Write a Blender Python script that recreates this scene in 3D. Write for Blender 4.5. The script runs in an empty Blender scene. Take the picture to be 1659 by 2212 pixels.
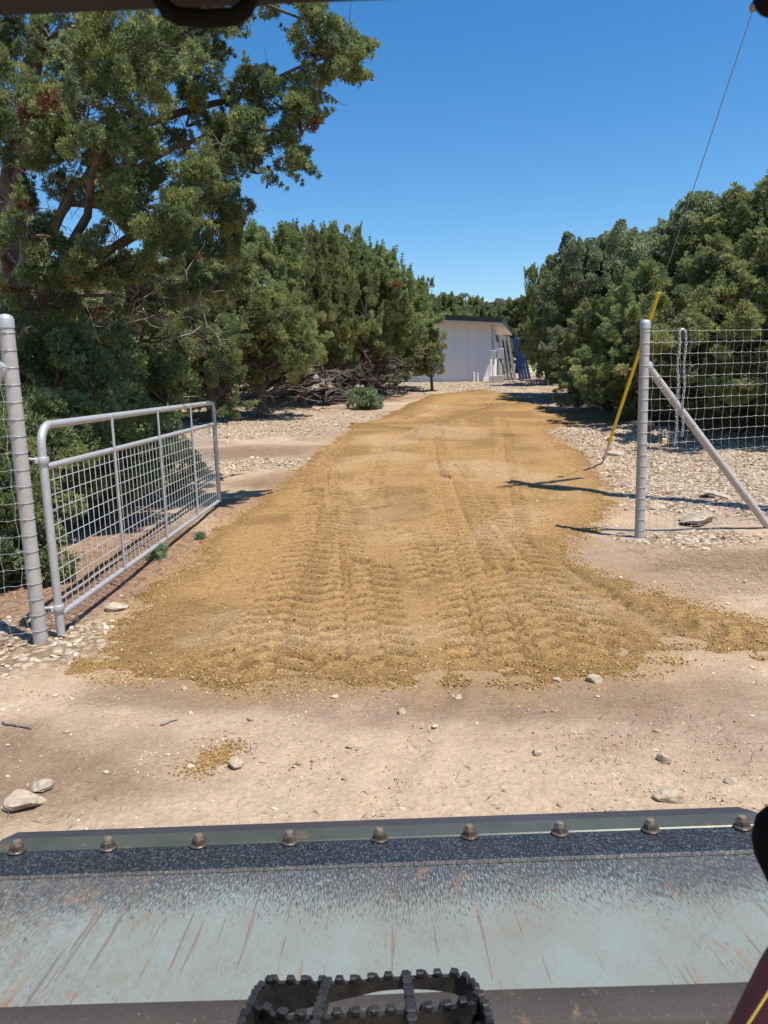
import bpy, math, random
import numpy as np
from mathutils import Vector, Matrix

random.seed(7)
RNG = np.random.default_rng(11)
scene = bpy.context.scene
COL = scene.collection
R = math.radians

# ------------------------------------------------------------------ camera, sky, sun, exposure
EYE = np.array([0.0, 0.0, 1.60])
PITCH, ROLL, FPX = 9.8, 1.7, 1661.0          # measured on a 1659 x 2212 view of the photograph
cam_d = bpy.data.cameras.new("camera")
cam = bpy.data.objects.new("camera", cam_d)
COL.objects.link(cam)
cam_d.sensor_fit = 'VERTICAL'
cam_d.sensor_height = 36.0
cam_d.lens = 36.0 * FPX / 2212.0
cam_d.clip_start = 0.02
cam_d.clip_end = 2000
CAM_ROT = Matrix.Rotation(R(90 - PITCH), 3, 'X') @ Matrix.Rotation(R(-ROLL), 3, 'Z')
cam.matrix_world = Matrix.Translation(Vector(EYE)) @ CAM_ROT.to_4x4()
cam_d.dof.use_dof = True
cam_d.dof.focus_distance = 8.0
cam_d.dof.aperture_fstop = 15.0
scene.camera = cam

SUN_EL = 67.0
SUN_AZ = Vector((0.763, -0.646))
sunv = Vector((SUN_AZ.x * math.cos(R(SUN_EL)), SUN_AZ.y * math.cos(R(SUN_EL)), math.sin(R(SUN_EL)))).normalized()
world = bpy.data.worlds.new("World")
scene.world = world
world.use_nodes = True
wn, wl = world.node_tree.nodes, world.node_tree.links
wn.clear()
sky = wn.new('ShaderNodeTexSky')
sky.sky_type = 'NISHITA'
sky.sun_disc = False
sky.sun_elevation = R(SUN_EL)
sky.sun_rotation = math.atan2(SUN_AZ.x, SUN_AZ.y)
sky.altitude = 300
sky.air_density = 1.15
sky.dust_density = 0.3
sky.ozone_density = 5.5
bg = wn.new('ShaderNodeBackground')
bg.inputs['Strength'].default_value = 0.10
wo = wn.new('ShaderNodeOutputWorld')
sat = wn.new('ShaderNodeHueSaturation')
sat.inputs['Saturation'].default_value = 1.28
wl.new(sky.outputs[0], sat.inputs['Color'])
wl.new(sat.outputs[0], bg.inputs['Color'])
wl.new(bg.outputs[0], wo.inputs['Surface'])
sun_d = bpy.data.lights.new("sun", 'SUN')
sun_d.energy = 4.2
sun_d.angle = R(0.5)
sun_d.color = (1.0, 0.95, 0.87)
sun = bpy.data.objects.new("sun", sun_d)
COL.objects.link(sun)
sun.location = (10, -8, 30)
sun.rotation_euler = sunv.to_track_quat('Z', 'Y').to_euler()
vs = scene.view_settings
vs.view_transform = 'Standard'
vs.look = 'None'
vs.exposure = 0.62
vs.gamma = 1.0
vs.use_curve_mapping = False
scene.cycles.max_bounces = 6
scene.cycles.transparent_max_bounces = 8
scene.cycles.use_denoising = True

# ------------------------------------------------------------------ measuring helpers
def ray(px, py):
    v = CAM_ROT @ Vector(((px - 829.5) / FPX, -(py - 1106.0) / FPX, -1.0))
    return np.array(v)

def at(px, py, d):
    """world point seen at (px, py) of the photograph, d metres ahead"""
    w = ray(px, py)
    return EYE + w * (d / w[1])

# ------------------------------------------------------------------ noise in numpy
def _hash(ix, iy, s):
    h = (ix.astype(np.int64) * 374761393 + iy.astype(np.int64) * 668265263 + s * 974634777) & 0x7fffffff
    h = (h ^ (h >> 13)) * 1274126177 & 0x7fffffff
    h = h ^ (h >> 16)
    return (h & 0xffff) / 65535.0

def vnoise(x, y, s=0):
    x = np.asarray(x, float); y = np.asarray(y, float)
    ix, iy = np.floor(x), np.floor(y)
    fx, fy = x - ix, y - iy
    fx = fx * fx * (3 - 2 * fx); fy = fy * fy * (3 - 2 * fy)
    a, b = _hash(ix, iy, s), _hash(ix + 1, iy, s)
    c, d = _hash(ix, iy + 1, s), _hash(ix + 1, iy + 1, s)
    return (a + (b - a) * fx) + ((c + (d - c) * fx) - (a + (b - a) * fx)) * fy

def fbm(x, y, o=4, s=0):
    t, a, n = 0, 1.0, 0
    for k in range(o):
        t = t + a * vnoise(x * 2 ** k + 13.7 * k, y * 2 ** k - 7.1 * k, s + k)
        n += a; a *= 0.5
    return t / n

def sstep(a, b, x):
    t = np.clip((x - a) / (b - a), 0, 1)
    return t * t * (3 - 2 * t)

# ------------------------------------------------------------------ terrain
def base_h(x, y):
    x = np.asarray(x, float); y = np.asarray(y, float)
    k = 1.5
    s = np.log1p(np.exp(np.clip((y - 9.5) / k, -30, 30))) * k
    s = np.where((y - 9.5) / k > 30, y - 9.5, s)
    far = np.log1p(np.exp(np.clip((y - 40) / 4, -30, 30))) * 4
    far = np.where((y - 40) / 4 > 30, y - 40, far)
    return 0.0585 * (s - far)

def ground_h(x, y):
    x = np.asarray(x, float); y = np.asarray(y, float)
    h = base_h(x, y)
    near = 1 - sstep(60, 120, np.hypot(x, y))
    h = h + near * (0.06 * (fbm(x * .35, y * .35, 3, 5) - .5))
    h = h + 0.035 * (fbm(x * 1.7, y * 1.7, 3, 9) - .5) * near
    h = h + 0.012 * (fbm(x * 9, y * 9, 3, 15) - .5) * near
    # a low heap of rubble under the trees beside the driveway
    h = h + 0.22 * np.exp(-(((x - 4.9) / 1.1) ** 2 + ((y - 15.2) / .8) ** 2))
    return h

def gh(x, y):
    return float(ground_h(np.array([x]), np.array([y]))[0])

def G(px, py):
    """ground point seen at (px, py)"""
    w = ray(px, py)
    t = 0.5
    for _ in range(4000):
        p = EYE + w * t
        hgt = p[2] - float(base_h(p[0], p[1]))
        if hgt < 0.002:
            break
        t += max(0.004, hgt * 0.5)
    return p

# ------------------------------------------------------------------ mesh helpers
def new_obj(name, me, mat=None, parent=None):
    o = bpy.data.objects.new(name, me)
    COL.objects.link(o)
    if mat is not None and me is not None and len(me.materials) == 0:
        me.materials.append(mat)
    if parent is not None:
        o.parent = parent
    return o

def np_mesh(name, V, F, smooth=False, attrs=None):
    V = np.asarray(V, np.float32); F = np.asarray(F, np.int32)
    k = F.shape[1]
    me = bpy.data.meshes.new(name)
    me.vertices.add(len(V)); me.vertices.foreach_set('co', V.ravel())
    me.loops.add(F.size); me.loops.foreach_set('vertex_index', F.ravel())
    me.polygons.add(len(F))
    me.polygons.foreach_set('loop_start', np.arange(0, F.size, k, dtype=np.int32))
    me.polygons.foreach_set('loop_total', np.full(len(F), k, np.int32))
    me.polygons.foreach_set('use_smooth', np.full(len(F), smooth))
    for an, (typ, dat) in (attrs or {}).items():
        a = me.attributes.new(an, typ, 'POINT')
        a.data.foreach_set('color' if typ == 'FLOAT_COLOR' else 'value', np.asarray(dat, np.float32).ravel())
    me.update(calc_edges=True)
    me.validate()
    return me

class MB:
    def __init__(self):
        self.v, self.f = [], []
    def add(self, vs_, fs_):
        n = len(self.v)
        self.v += [tuple(map(float, p)) for p in vs_]
        self.f += [tuple(i + n for i in f) for f in fs_]
        return self
    def box(self, c, s, rot=None, bev=0.0):
        hx, hy, hz = s[0] / 2, s[1] / 2, s[2] / 2
        b = min(bev, hx * .9, hy * .9, hz * .9)
        if b <= 0:
            P = [(x, y, z) for x in (-hx, hx) for y in (-hy, hy) for z in (-hz, hz)]
            Fs = [(0, 1, 3, 2), (4, 6, 7, 5), (0, 4, 5, 1), (2, 3, 7, 6), (0, 2, 6, 4), (1, 5, 7, 3)]
        else:
            P, Fs, idx = [], [], {}
            for sx in (-1, 1):
                for sy in (-1, 1):
                    for sz in (-1, 1):
                        for ax in range(3):
                            q = [sx * (hx - b), sy * (hy - b), sz * (hz - b)]
                            q[ax] = (sx * hx, sy * hy, sz * hz)[ax]
                            idx[(sx, sy, sz, ax)] = len(P); P.append(tuple(q))
            for ax in range(3):
                o1, o2 = [a for a in range(3) if a != ax]
                for sg in (-1, 1):
                    loop = []
                    for (a, b2) in ((-1, -1), (1, -1), (1, 1), (-1, 1)):
                        k = [0, 0, 0]; k[ax] = sg; k[o1] = a; k[o2] = b2
                        loop.append(idx[(*k, ax)])
                    Fs.append(tuple(loop if (sg > 0) == (ax != 1) else loop[::-1]))
                for a in (-1, 1):
                    for b2 in (-1, 1):
                        k0 = [0, 0, 0]; k0[o1] = a; k0[o2] = b2
                        k1 = list(k0); k0[ax] = -1; k1[ax] = 1
                        Fs.append((idx[(*k0, o1)], idx[(*k1, o1)], idx[(*k1, o2)], idx[(*k0, o2)]))
            for sx in (-1, 1):
                for sy in (-1, 1):
                    for sz in (-1, 1):
                        Fs.append(tuple(idx[(sx, sy, sz, a)] for a in range(3)))
        if rot is not None:
            P = [tuple(rot @ Vector(p)) for p in P]
        return self.add([(p[0] + c[0], p[1] + c[1], p[2] + c[2]) for p in P], Fs)
    def tube(self, pts, rad, n=8, caps=True):
        pts = [np.array(p, float) for p in pts]
        if not hasattr(rad, '__len__'):
            rad = [rad] * len(pts)
        T = []
        for i in range(len(pts)):
            a = pts[max(i - 1, 0)]; b = pts[min(i + 1, len(pts) - 1)]
            t = b - a; T.append(t / (np.linalg.norm(t) + 1e-9))
        u = np.cross(T[0], [0, 0, 1.0])
        if np.linalg.norm(u) < .05: u = np.cross(T[0], [1.0, 0, 0])
        u /= np.linalg.norm(u)
        vs_, fs_ = [], []
        for i, p in enumerate(pts):
            u = u - T[i] * np.dot(u, T[i]); u /= (np.linalg.norm(u) + 1e-9)
            w = np.cross(T[i], u)
            for k in range(n):
                a = 2 * math.pi * k / n
                vs_.append(p + rad[i] * (math.cos(a) * u + math.sin(a) * w))
        for i in range(len(pts) - 1):
            for k in range(n):
                k2 = (k + 1) % n
                fs_.append((i * n + k, i * n + k2, (i + 1) * n + k2, (i + 1) * n + k))
        if caps:
            fs_.append(tuple(range(n))[::-1])
            fs_.append(tuple((len(pts) - 1) * n + k for k in range(n)))
        return self.add(vs_, fs_)
    def lathe(self, prof, c=(0, 0, 0), axis=(0, 0, 1), n=16):
        """prof: (radius, height) pairs"""
        q = Vector(axis).to_track_quat('Z', 'Y').to_matrix()
        vs_, fs_ = [], []
        for r_, z in prof:
            for k in range(n):
                a = 2 * math.pi * k / n
                p = q @ Vector((r_ * math.cos(a), r_ * math.sin(a), z))
                vs_.append((p.x + c[0], p.y + c[1], p.z + c[2]))
        for i in range(len(prof) - 1):
            for k in range(n):
                k2 = (k + 1) % n
                fs_.append((i * n + k, i * n + k2, (i + 1) * n + k2, (i + 1) * n + k))
        fs_.append(tuple(range(n))[::-1])
        fs_.append(tuple((len(prof) - 1) * n + k for k in range(n)))
        return self.add(vs_, fs_)
    def build(self, name, mat, parent=None, smooth=True, origin=None):
        me = bpy.data.meshes.new(name)
        vv = self.v if origin is None else [(a - origin[0], b - origin[1], c - origin[2]) for a, b, c in self.v]
        me.from_pydata(vv, [], self.f)
        me.validate()
        if smooth:
            me.polygons.foreach_set('use_smooth', [True] * len(me.polygons))
            try:
                me.set_sharp_from_angle(angle=R(38))
            except Exception:
                pass
        me.update()
        return new_obj(name, me, mat, parent)

def thing(name, loc, label, cat, group=None, rz=0.0):
    o = bpy.data.objects.new(name, None)
    COL.objects.link(o)
    o.location = loc; o.rotation_euler = (0, 0, rz)
    o.empty_display_size = 0.2
    return tag(o, label, cat, group)

def tag(o, label=None, cat=None, group=None, kind=None):
    if label: o['label'] = label
    if cat: o['category'] = cat
    if group: o['group'] = group
    if kind: o['kind'] = kind
    return o

def copy_tree(root, loc, rz, scl, label):
    r_ = root.copy(); COL.objects.link(r_)
    r_.location = loc; r_.rotation_euler = (0, 0, rz); r_.scale = scl
    r_['label'] = label
    for ch in list(root.children):
        c = ch.copy(); COL.objects.link(c); c.parent = r_
        for g in ch.children:
            d = g.copy(); COL.objects.link(d); d.parent = c
    return r_

# ------------------------------------------------------------------ material helpers
def new_mat(name):
    m = bpy.data.materials.new(name); m.use_nodes = True
    nt = m.node_tree
    return m, nt, nt.nodes['Principled BSDF']

def N(nt, typ, **kw):
    n = nt.nodes.new(typ)
    for k, v in kw.items():
        if k in n.inputs.keys() if not hasattr(n, k) else False:
            n.inputs[k].default_value = v
        else:
            setattr(n, k, v)
    return n

def mixc(nt, fac, a, b, blend='MIX'):
    n = nt.nodes.new('ShaderNodeMix'); n.data_type = 'RGBA'; n.blend_type = blend
    for sock, v in ((n.inputs[0], fac), (n.inputs[6], a), (n.inputs[7], b)):
        if isinstance(v, (int, float)): sock.default_value = v
        elif isinstance(v, tuple): sock.default_value = (*v, 1) if len(v) == 3 else v
        else: nt.links.new(v, sock)
    return n.outputs[2]

def noise(nt, scale, detail=4, rough=.55, vec=None, dist=0):
    n = nt.nodes.new('ShaderNodeTexNoise')
    n.inputs['Scale'].default_value = scale; n.inputs['Detail'].default_value = detail
    n.inputs['Roughness'].default_value = rough; n.inputs['Distortion'].default_value = dist
    if vec is not None: nt.links.new(vec, n.inputs['Vector'])
    return n.outputs['Fac']

def voro(nt, scale, vec=None, out='Distance', feature='F1'):
    n = nt.nodes.new('ShaderNodeTexVoronoi'); n.feature = feature
    n.inputs['Scale'].default_value = scale
    if vec is not None: nt.links.new(vec, n.inputs['Vector'])
    return n.outputs[out]

def ramp(nt, fac, stops):
    n = nt.nodes.new('ShaderNodeValToRGB')
    cr = n.color_ramp
    while len(cr.elements) < len(stops): cr.elements.new(.5)
    for e, (p, c) in zip(cr.elements, stops):
        e.position = p
        e.color = (c, c, c, 1) if isinstance(c, (int, float)) else (*c, 1)
    nt.links.new(fac, n.inputs[0])
    return n.outputs[0]

def math_n(nt, op, a, b=None):
    n = nt.nodes.new('ShaderNodeMath'); n.operation = op
    for i, v in enumerate((a, b)):
        if v is None: continue
        if isinstance(v, (int, float)): n.inputs[i].default_value = v
        else: nt.links.new(v, n.inputs[i])
    return n.outputs[0]

def obj_vec(nt, scale=None, rot=None):
    tc = nt.nodes.new('ShaderNodeTexCoord')
    if scale is None and rot is None: return tc.outputs['Object']
    mp = nt.nodes.new('ShaderNodeMapping')
    if scale: mp.inputs['Scale'].default_value = scale
    if rot: mp.inputs['Rotation'].default_value = rot
    nt.links.new(tc.outputs['Object'], mp.inputs['Vector'])
    return mp.outputs[0]

def attr(nt, name, out='Fac'):
    a = nt.nodes.new('ShaderNodeAttribute'); a.attribute_name = name
    return a.outputs[out]

def bump(nt, bsdf, h, strength=.4, dist=.01):
    b = nt.nodes.new('ShaderNodeBump')
    b.inputs['Strength'].default_value = strength; b.inputs['Distance'].default_value = dist
    nt.links.new(h, b.inputs['Height']); nt.links.new(b.outputs[0], bsdf.inputs['Normal'])

def simple(name, c1, c2=None, rough=.6, metal=0.0, scale=12, bmp=0.0, spec=.5, detail=5):
    m, nt, b = new_mat(name)
    v = obj_vec(nt)
    f = noise(nt, scale, detail, .6, v)
    c2 = c2 or tuple(x * .8 for x in c1)
    nt.links.new(mixc(nt, ramp(nt, f, [(.35, 0), (.65, 1)]), c1, c2), b.inputs['Base Color'])
    b.inputs['Roughness'].default_value = rough; b.inputs['Metallic'].default_value = metal
    b.inputs['Specular IOR Level'].default_value = spec
    if bmp: bump(nt, b, noise(nt, scale * 3, 6, .6, v), bmp, .01)
    return m

M = {}
# ground: R = pale caliche, G = brown damp soil, B = red needle litter, A = rubble
def make_ground_mat():
    m, nt, b = new_mat("ground_earth")
    v = obj_vec(nt)
    sep = N(nt, 'ShaderNodeSeparateColor')
    nt.links.new(attr(nt, 'zone', 'Color'), sep.inputs[0])
    big = noise(nt, .9, 5, .6, v)
    fine = noise(nt, 38, 6, .7, v)
    mid = noise(nt, 6, 5, .62, v)
    dirt = mixc(nt, ramp(nt, mid, [(.3, 0), (.7, 1)]), (.376, .268, .188), (.280, .192, .128))
    pale = mixc(nt, ramp(nt, mid, [(.3, 0), (.72, 1)]), (.496, .372, .252), (.408, .296, .200))
    brown = mixc(nt, ramp(nt, mid, [(.3, 0), (.7, 1)]), (.235, .158, .098), (.175, .112, .066))
    red = mixc(nt, ramp(nt, noise(nt, 16, 6, .75, v), [(.38, 0), (.62, 1)]), (.31, .19, .115), (.17, .095, .055))
    c = mixc(nt, sep.outputs[0], dirt, pale)
    c = mixc(nt, sep.outputs[1], c, brown)
    c = mixc(nt, sep.outputs[2], c, red)
    # stones in the rubble zones
    vo = nt.nodes.new('ShaderNodeTexVoronoi'); vo.inputs['Scale'].default_value = 17
    nt.links.new(v, vo.inputs['Vector'])
    hsv = ramp(nt, N_sep_r(nt, vo.outputs['Color']), [(0, (.295, .221, .156)), (.4, (.459, .369, .271)), (1, (.574, .492, .385))])
    stone = mixc(nt, ramp(nt, vo.outputs['Distance'], [(.42, 0), (.62, 1)]), hsv, (.246, .164, .102))
    al = attr(nt, 'rubble', 'Fac')
    fac = math_n(nt, 'MULTIPLY', al, ramp(nt, noise(nt, 5, 4, .6, v), [(.30, 0), (.46, 1)]))
    c = mixc(nt, fac, c, stone)
    c = mixc(nt, math_n(nt, 'MULTIPLY', attr(nt, 'tan', 'Fac'), .75), c, (.35, .215, .10))
    c = mixc(nt, .5, c, mixc(nt, ramp(nt, fine, [(.3, 0), (.7, 1)]), (.30, .30, .30), (.70, .70, .70)), 'OVERLAY')
    # little pale specks
    sp = ramp(nt, voro(nt, 60, v), [(.10, 1), (.16, 0)])
    sp = math_n(nt, 'MULTIPLY', sp, ramp(nt, noise(nt, 3, 3, .6, v), [(.45, 0), (.6, .8)]))
    c = mixc(nt, sp, c, (.66, .56, .43))
    nt.links.new(c, b.inputs['Base Color'])
    b.inputs['Roughness'].default_value = .95
    b.inputs['Specular IOR Level'].default_value = .15
    hh = math_n(nt, 'ADD', fine, math_n(nt, 'MULTIPLY', noise(nt, 14, 5, .65, v), 1.4))
    hh = math_n(nt, 'SUBTRACT', hh, math_n(nt, 'MULTIPLY', math_n(nt, 'MULTIPLY', vo.outputs['Distance'], fac), 3.0))
    bump(nt, b, hh, .8, .018)
    return m

def N_sep_r(nt, col):
    s = nt.nodes.new('ShaderNodeSeparateColor'); nt.links.new(col, s.inputs[0]); return s.outputs[0]

M['ground'] = make_ground_mat()

def make_drive_mat():
    m, nt, b = new_mat("road_base")
    v = obj_vec(nt)
    loose = attr(nt, 'loose', 'Fac')
    mid = noise(nt, 4, 5, .6, v)
    fine = noise(nt, 60, 6, .8, v)
    c = mixc(nt, loose, (.39, .232, .094), (.165, .092, .033))  # dark tone is loosened soil, plus shade painted between the tyre lugs
    c = mixc(nt, math_n(nt, 'MULTIPLY', ramp(nt, mid, [(.35, 0), (.7, 1)]), .5), c, (.31, .188, .078))
    c = mixc(nt, math_n(nt, 'MULTIPLY', attr(nt, 'worn', 'Fac'), .5), c, (.47, .32, .185))
    c = mixc(nt, .6, c, mixc(nt, ramp(nt, fine, [(.30, 0), (.70, 1)]), (.14, .14, .14), (.84, .84, .84)), 'OVERLAY')
    g2 = noise(nt, 16, 6, .75, v)
    c = mixc(nt, .45, c, mixc(nt, ramp(nt, g2, [(.32, 0), (.68, 1)]), (.24, .24, .24), (.74, .74, .74)), 'OVERLAY')
    vo = nt.nodes.new('ShaderNodeTexVoronoi'); vo.inputs['Scale'].default_value = 75
    nt.links.new(v, vo.inputs['Vector'])
    pick = math_n(nt, 'GREATER_THAN', N_sep_r(nt, vo.outputs['Color']), .78)
    sp = math_n(nt, 'MULTIPLY', pick, ramp(nt, vo.outputs['Distance'], [(.25, 1), (.4, 0)]))
    c = mixc(nt, math_n(nt, 'MULTIPLY', sp, .75), c, (.60, .43, .23))
    nt.links.new(c, b.inputs['Base Color'])
    b.inputs['Roughness'].default_value = .95
    b.inputs['Specular IOR Level'].default_value = .12
    hh = math_n(nt, 'ADD', math_n(nt, 'MULTIPLY', fine, 1.0), math_n(nt, 'MULTIPLY', vo.outputs['Distance'], -.7))
    bump(nt, b, hh, .9, .014)
    return m
M['drive'] = make_drive_mat()
M['stone'] = None

def make_stone_mat(name, stops):
    m, nt, b = new_mat(name)
    v = obj_vec(nt)
    c = ramp(nt, attr(nt, 'tint', 'Fac'), stops)
    f = noise(nt, 30, 5, .65, v)
    c = mixc(nt, .35, c, mixc(nt, f, (.3, .3, .3), (.75, .75, .75)), 'OVERLAY')
    nt.links.new(c, b.inputs['Base Color'])
    b.inputs['Roughness'].default_value = .9
    b.inputs['Specular IOR Level'].default_value = .2
    bump(nt, b, f, .5, .006)
    return m
M['gravel'] = make_stone_mat("limestone_rubble", [(0, (.27, .19, .12)), (.35, (.44, .335, .22)), (.75, (.555, .445, .315)), (1, (.62, .53, .41))])
M['crumb'] = make_stone_mat("road_base_crumbs", [(0, (.20, .115, .038)), (.6, (.36, .22, .082)), (.95, (.44, .29, .12)), (1, (.60, .48, .32))])

def make_rock_mat():
    m, nt, b = new_mat("limestone_rock")
    v = obj_vec(nt)
    f = noise(nt, 9, 6, .65, v, .4)
    c = ramp(nt, f, [(.3, (.255, .200, .145)), (.5, (.468, .374, .264)), (.72, (.561, .484, .383))])
    c = mixc(nt, ramp(nt, noise(nt, 26, 5, .7, v), [(.52, 0), (.7, .6)]), c, (.22, .19, .16))
    nt.links.new(c, b.inputs['Base Color'])
    b.inputs['Roughness'].default_value = .9
    b.inputs['Specular IOR Level'].default_value = .2
    bump(nt, b, noise(nt, 22, 7, .65, v), .7, .02)
    return m
M['rock'] = make_rock_mat()

def make_leaf_mat(name, stops, dead=(.26, .13, .06)):
    m, nt, b = new_mat(name)
    t = attr(nt, 'tint', 'Fac')
    c = ramp(nt, t, stops + [(.955, stops[-1][1]), (.965, dead), (1, dead)])
    # trees differ a little from one another
    oi = nt.nodes.new('ShaderNodeObjectInfo')
    hs = nt.nodes.new('ShaderNodeHueSaturation')
    nt.links.new(c, hs.inputs['Color'])
    nt.links.new(math_n(nt, 'ADD', math_n(nt, 'MULTIPLY', oi.outputs['Random'], .03), .485), hs.inputs['Hue'])
    nt.links.new(math_n(nt, 'ADD', math_n(nt, 'MULTIPLY', oi.outputs['Random'], .3), .85), hs.inputs['Value'])
    nt.links.new(hs.outputs[0], b.inputs['Base Color'])
    b.inputs['Roughness'].default_value = .55
    b.inputs['Specular IOR Level'].default_value = .35
    tr = nt.nodes.new('ShaderNodeBsdfTranslucent')
    nt.links.new(hs.outputs[0], tr.inputs['Color'])
    mx = nt.nodes.new('ShaderNodeMixShader'); mx.inputs[0].default_value = .45
    nt.links.new(b.outputs[0], mx.inputs[1]); nt.links.new(tr.outputs[0], mx.inputs[2])
    nt.links.new(mx.outputs[0], nt.nodes['Material Output'].inputs['Surface'])
    return m
M['juniper'] = make_leaf_mat("juniper_sprays", [(0, (.155, .20, .10)), (.35, (.26, .305, .12)), (.7, (.36, .39, .145)), (.9, (.46, .45, .20))])
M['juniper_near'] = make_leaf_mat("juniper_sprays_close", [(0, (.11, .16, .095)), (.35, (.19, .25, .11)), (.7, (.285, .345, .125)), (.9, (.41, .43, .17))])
M['oak'] = make_leaf_mat("oak_leaves", [(0, (.19, .245, .13)), (.4, (.30, .36, .19)), (.9, (.44, .49, .30))])
M['shrub'] = make_leaf_mat("shrub_leaves", [(0, (.20, .27, .15)), (.5, (.29, .37, .20)), (.9, (.40, .46, .28))])
M['bark'] = simple("juniper_bark", (.17, .125, .095), (.075, .055, .045), .9, 0, 9, .8, .2)
M['twig'] = simple("dead_grey_wood", (.33, .29, .26), (.17, .14, .12), .9, 0, 8, .3, .2)
def make_galv(name, base, rough, metal):
    m, nt, b = new_mat(name)
    v = obj_vec(nt)
    f = noise(nt, 18, 5, .6, v)
    c = mixc(nt, ramp(nt, f, [(.3, 0), (.7, 1)]), base, tuple(x * .78 for x in base))
    dirt = ramp(nt, noise(nt, 5, 6, .7, v), [(.62, 0), (.78, .55)])
    c = mixc(nt, dirt, c, (.30, .27, .23))
    nt.links.new(c, b.inputs['Base Color'])
    nt.links.new(ramp(nt, f, [(.3, rough - .08), (.7, rough + .1)]), b.inputs['Roughness'])
    b.inputs['Metallic'].default_value = metal
    return m
M['galv'] = make_galv("galvanised_steel", (.53, .53, .53), .42, .35)
M['pipe'] = make_galv("grey_painted_pipe", (.45, .415, .375), .5, .0)
M['wire'] = simple("fence_wire", (.48, .48, .48), (.36, .36, .35), .45, .4, 30)
M['gate_wire'] = simple('gate_wire', (.62, .62, .61), (.5, .5, .49), .4, .2, 30)  # lighter than the fence wire: its specular glint is put into the colour
M['yellow'] = simple("yellow_plastic", (.80, .55, .02), (.70, .46, .015), .45, 0, 20)
M['brass'] = simple("brass_padlock", (.62, .52, .24), (.50, .40, .16), .4, .4, 30)
M['steel'] = simple("weathered_steel", (.30, .29, .28), (.19, .17, .15), .5, .6, 30, .2)
M['white_wall'] = simple("white_painted_siding", (.84, .82, .82), (.81, .79, .79), .6, 0, 2, .0)
M['soffit'] = simple("cream_soffit", (.70, .64, .56), (.66, .60, .52), .7, 0, 3)
M['black_roof'] = simple("black_metal_roof", (.018, .018, .022), (.03, .03, .034), .45, .2, 6)
M['panel_grey'] = simple("grey_sheet_panels", (.32, .31, .31), (.22, .21, .21), .5, .3, 4)
M['panel_blue'] = simple("blue_sheet_panels", (.018, .04, .15), (.012, .025, .09), .35, .2, 4)
M['box_grey'] = simple("grey_meter_box", (.48, .50, .52), (.40, .42, .44), .5, .2, 5)
M['concrete'] = simple("concrete", (.45, .43, .40), (.36, .34, .31), .9, 0, 10, .4)
M['pvc'] = simple("white_pvc", (.75, .75, .76), (.68, .68, .69), .4)
M['wood_pole'] = simple("pole_wood", (.24, .17, .11), (.15, .10, .07), .9, 0, 6, .5)
M['black_steel'] = simple("black_painted_steel", (.014, .014, .016), (.035, .033, .031), .45, .1, 40, .15)
M['cab_paint'] = simple("cab_headliner", (.020, .0155, .011), (.015, .012, .009), .9, 0, 6)
M['cab_black'] = simple("black_rubber", (.004, .004, .004), (.006, .006, .006), .8, 0, 10, 0, .12)
M['maroon'] = simple("maroon_vinyl", (.045, .004, .008), (.022, .0025, .004), .6, 0, 20, .1)
M['thread'] = simple("yellow_thread", (.50, .36, .06), (.38, .26, .04), .7, 0, 60)
M['brush'] = simple('shaded_brown_dead_wood', (.21, .175, .15), (.11, .09, .075), .9, 0, 8, .3, .2)  # browner dead wood, darkened to carry the shade the brush stands in
M['straw'] = simple("dry_straw", (.50, .38, .22), (.36, .25, .14), .9, 0, 20)
M['needle'] = simple("red_brown_needles", (.33, .15, .07), (.19, .09, .045), .9, 0, 30)

# ------------------------------------------------------------------ the driveway outline, in metres on the ground
OUT_PX = [(185, 1438), (225, 1395), (265, 1340), (352, 1262), (436, 1185), (508, 1118), (592, 1060), (655, 1008), (700, 965),
          (775, 915), (845, 898), (890, 878), (930, 861), (985, 853), (1045, 847), (1110, 850), (1150, 868), (1185, 884),
          (1290, 893), (1420, 902), (1420, 915), (1290, 918), (1200, 922), (1185, 938), (1225, 958), (1262, 985), (1290, 1015), (1318, 1048), (1335, 1085),
          (1300, 1125), (1255, 1160), (1228, 1195), (1262, 1222), (1380, 1262), (1500, 1300), (1659, 1345), (1800, 1385),
          (1760, 1425), (1659, 1403), (1560, 1405), (1490, 1392), (1455, 1400), (1440, 1432), (1370, 1450), (1290, 1458),
          (1120, 1466), (960, 1468), (800, 1482), (650, 1478), (520, 1488), (420, 1462), (310, 1468), (230, 1462)]
OUT = np.array([G(*p)[:2] for p in OUT_PX])

def poly_sdf(x, y, P):
    """positive inside"""
    d = np.full(x.shape, 1e9); inside = np.zeros(x.shape, bool)
    n = len(P)
    for i in range(n):
        ax, ay = P[i]; bx, by = P[(i + 1) % n]
        ex, ey = bx - ax, by - ay
        wx, wy = x - ax, y - ay
        t = np.clip((wx * ex + wy * ey) / (ex * ex + ey * ey + 1e-12), 0, 1)
        d = np.minimum(d, (wx - ex * t) ** 2 + (wy - ey * t) ** 2)
        c = ((ay > y) != (by > y)) & (x < (bx - ax) * (y - ay) / (by - ay + 1e-12) + ax)
        inside ^= c
    return np.where(inside, 1, -1) * np.sqrt(d)

def line_dist(x, y, L):
    """distance to, signed offset from and arc length along a polyline"""
    best = np.full(x.shape, 1e9); sgn = np.zeros(x.shape); arc = np.zeros(x.shape); acc = 0
    for i in range(len(L) - 1):
        ax, ay = L[i]; bx, by = L[i + 1]
        ex, ey = bx - ax, by - ay; l = math.hypot(ex, ey)
        wx, wy = x - ax, y - ay
        t = np.clip((wx * ex + wy * ey) / (l * l), 0, 1)
        dx, dy = wx - ex * t, wy - ey * t
        d = np.hypot(dx, dy)
        s = (wx * ey - wy * ex) / l
        m = d < best
        best = np.where(m, d, best); sgn = np.where(m, s, sgn); arc = np.where(m, acc + t * l, arc)
        acc += l
    return best, sgn, arc

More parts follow.
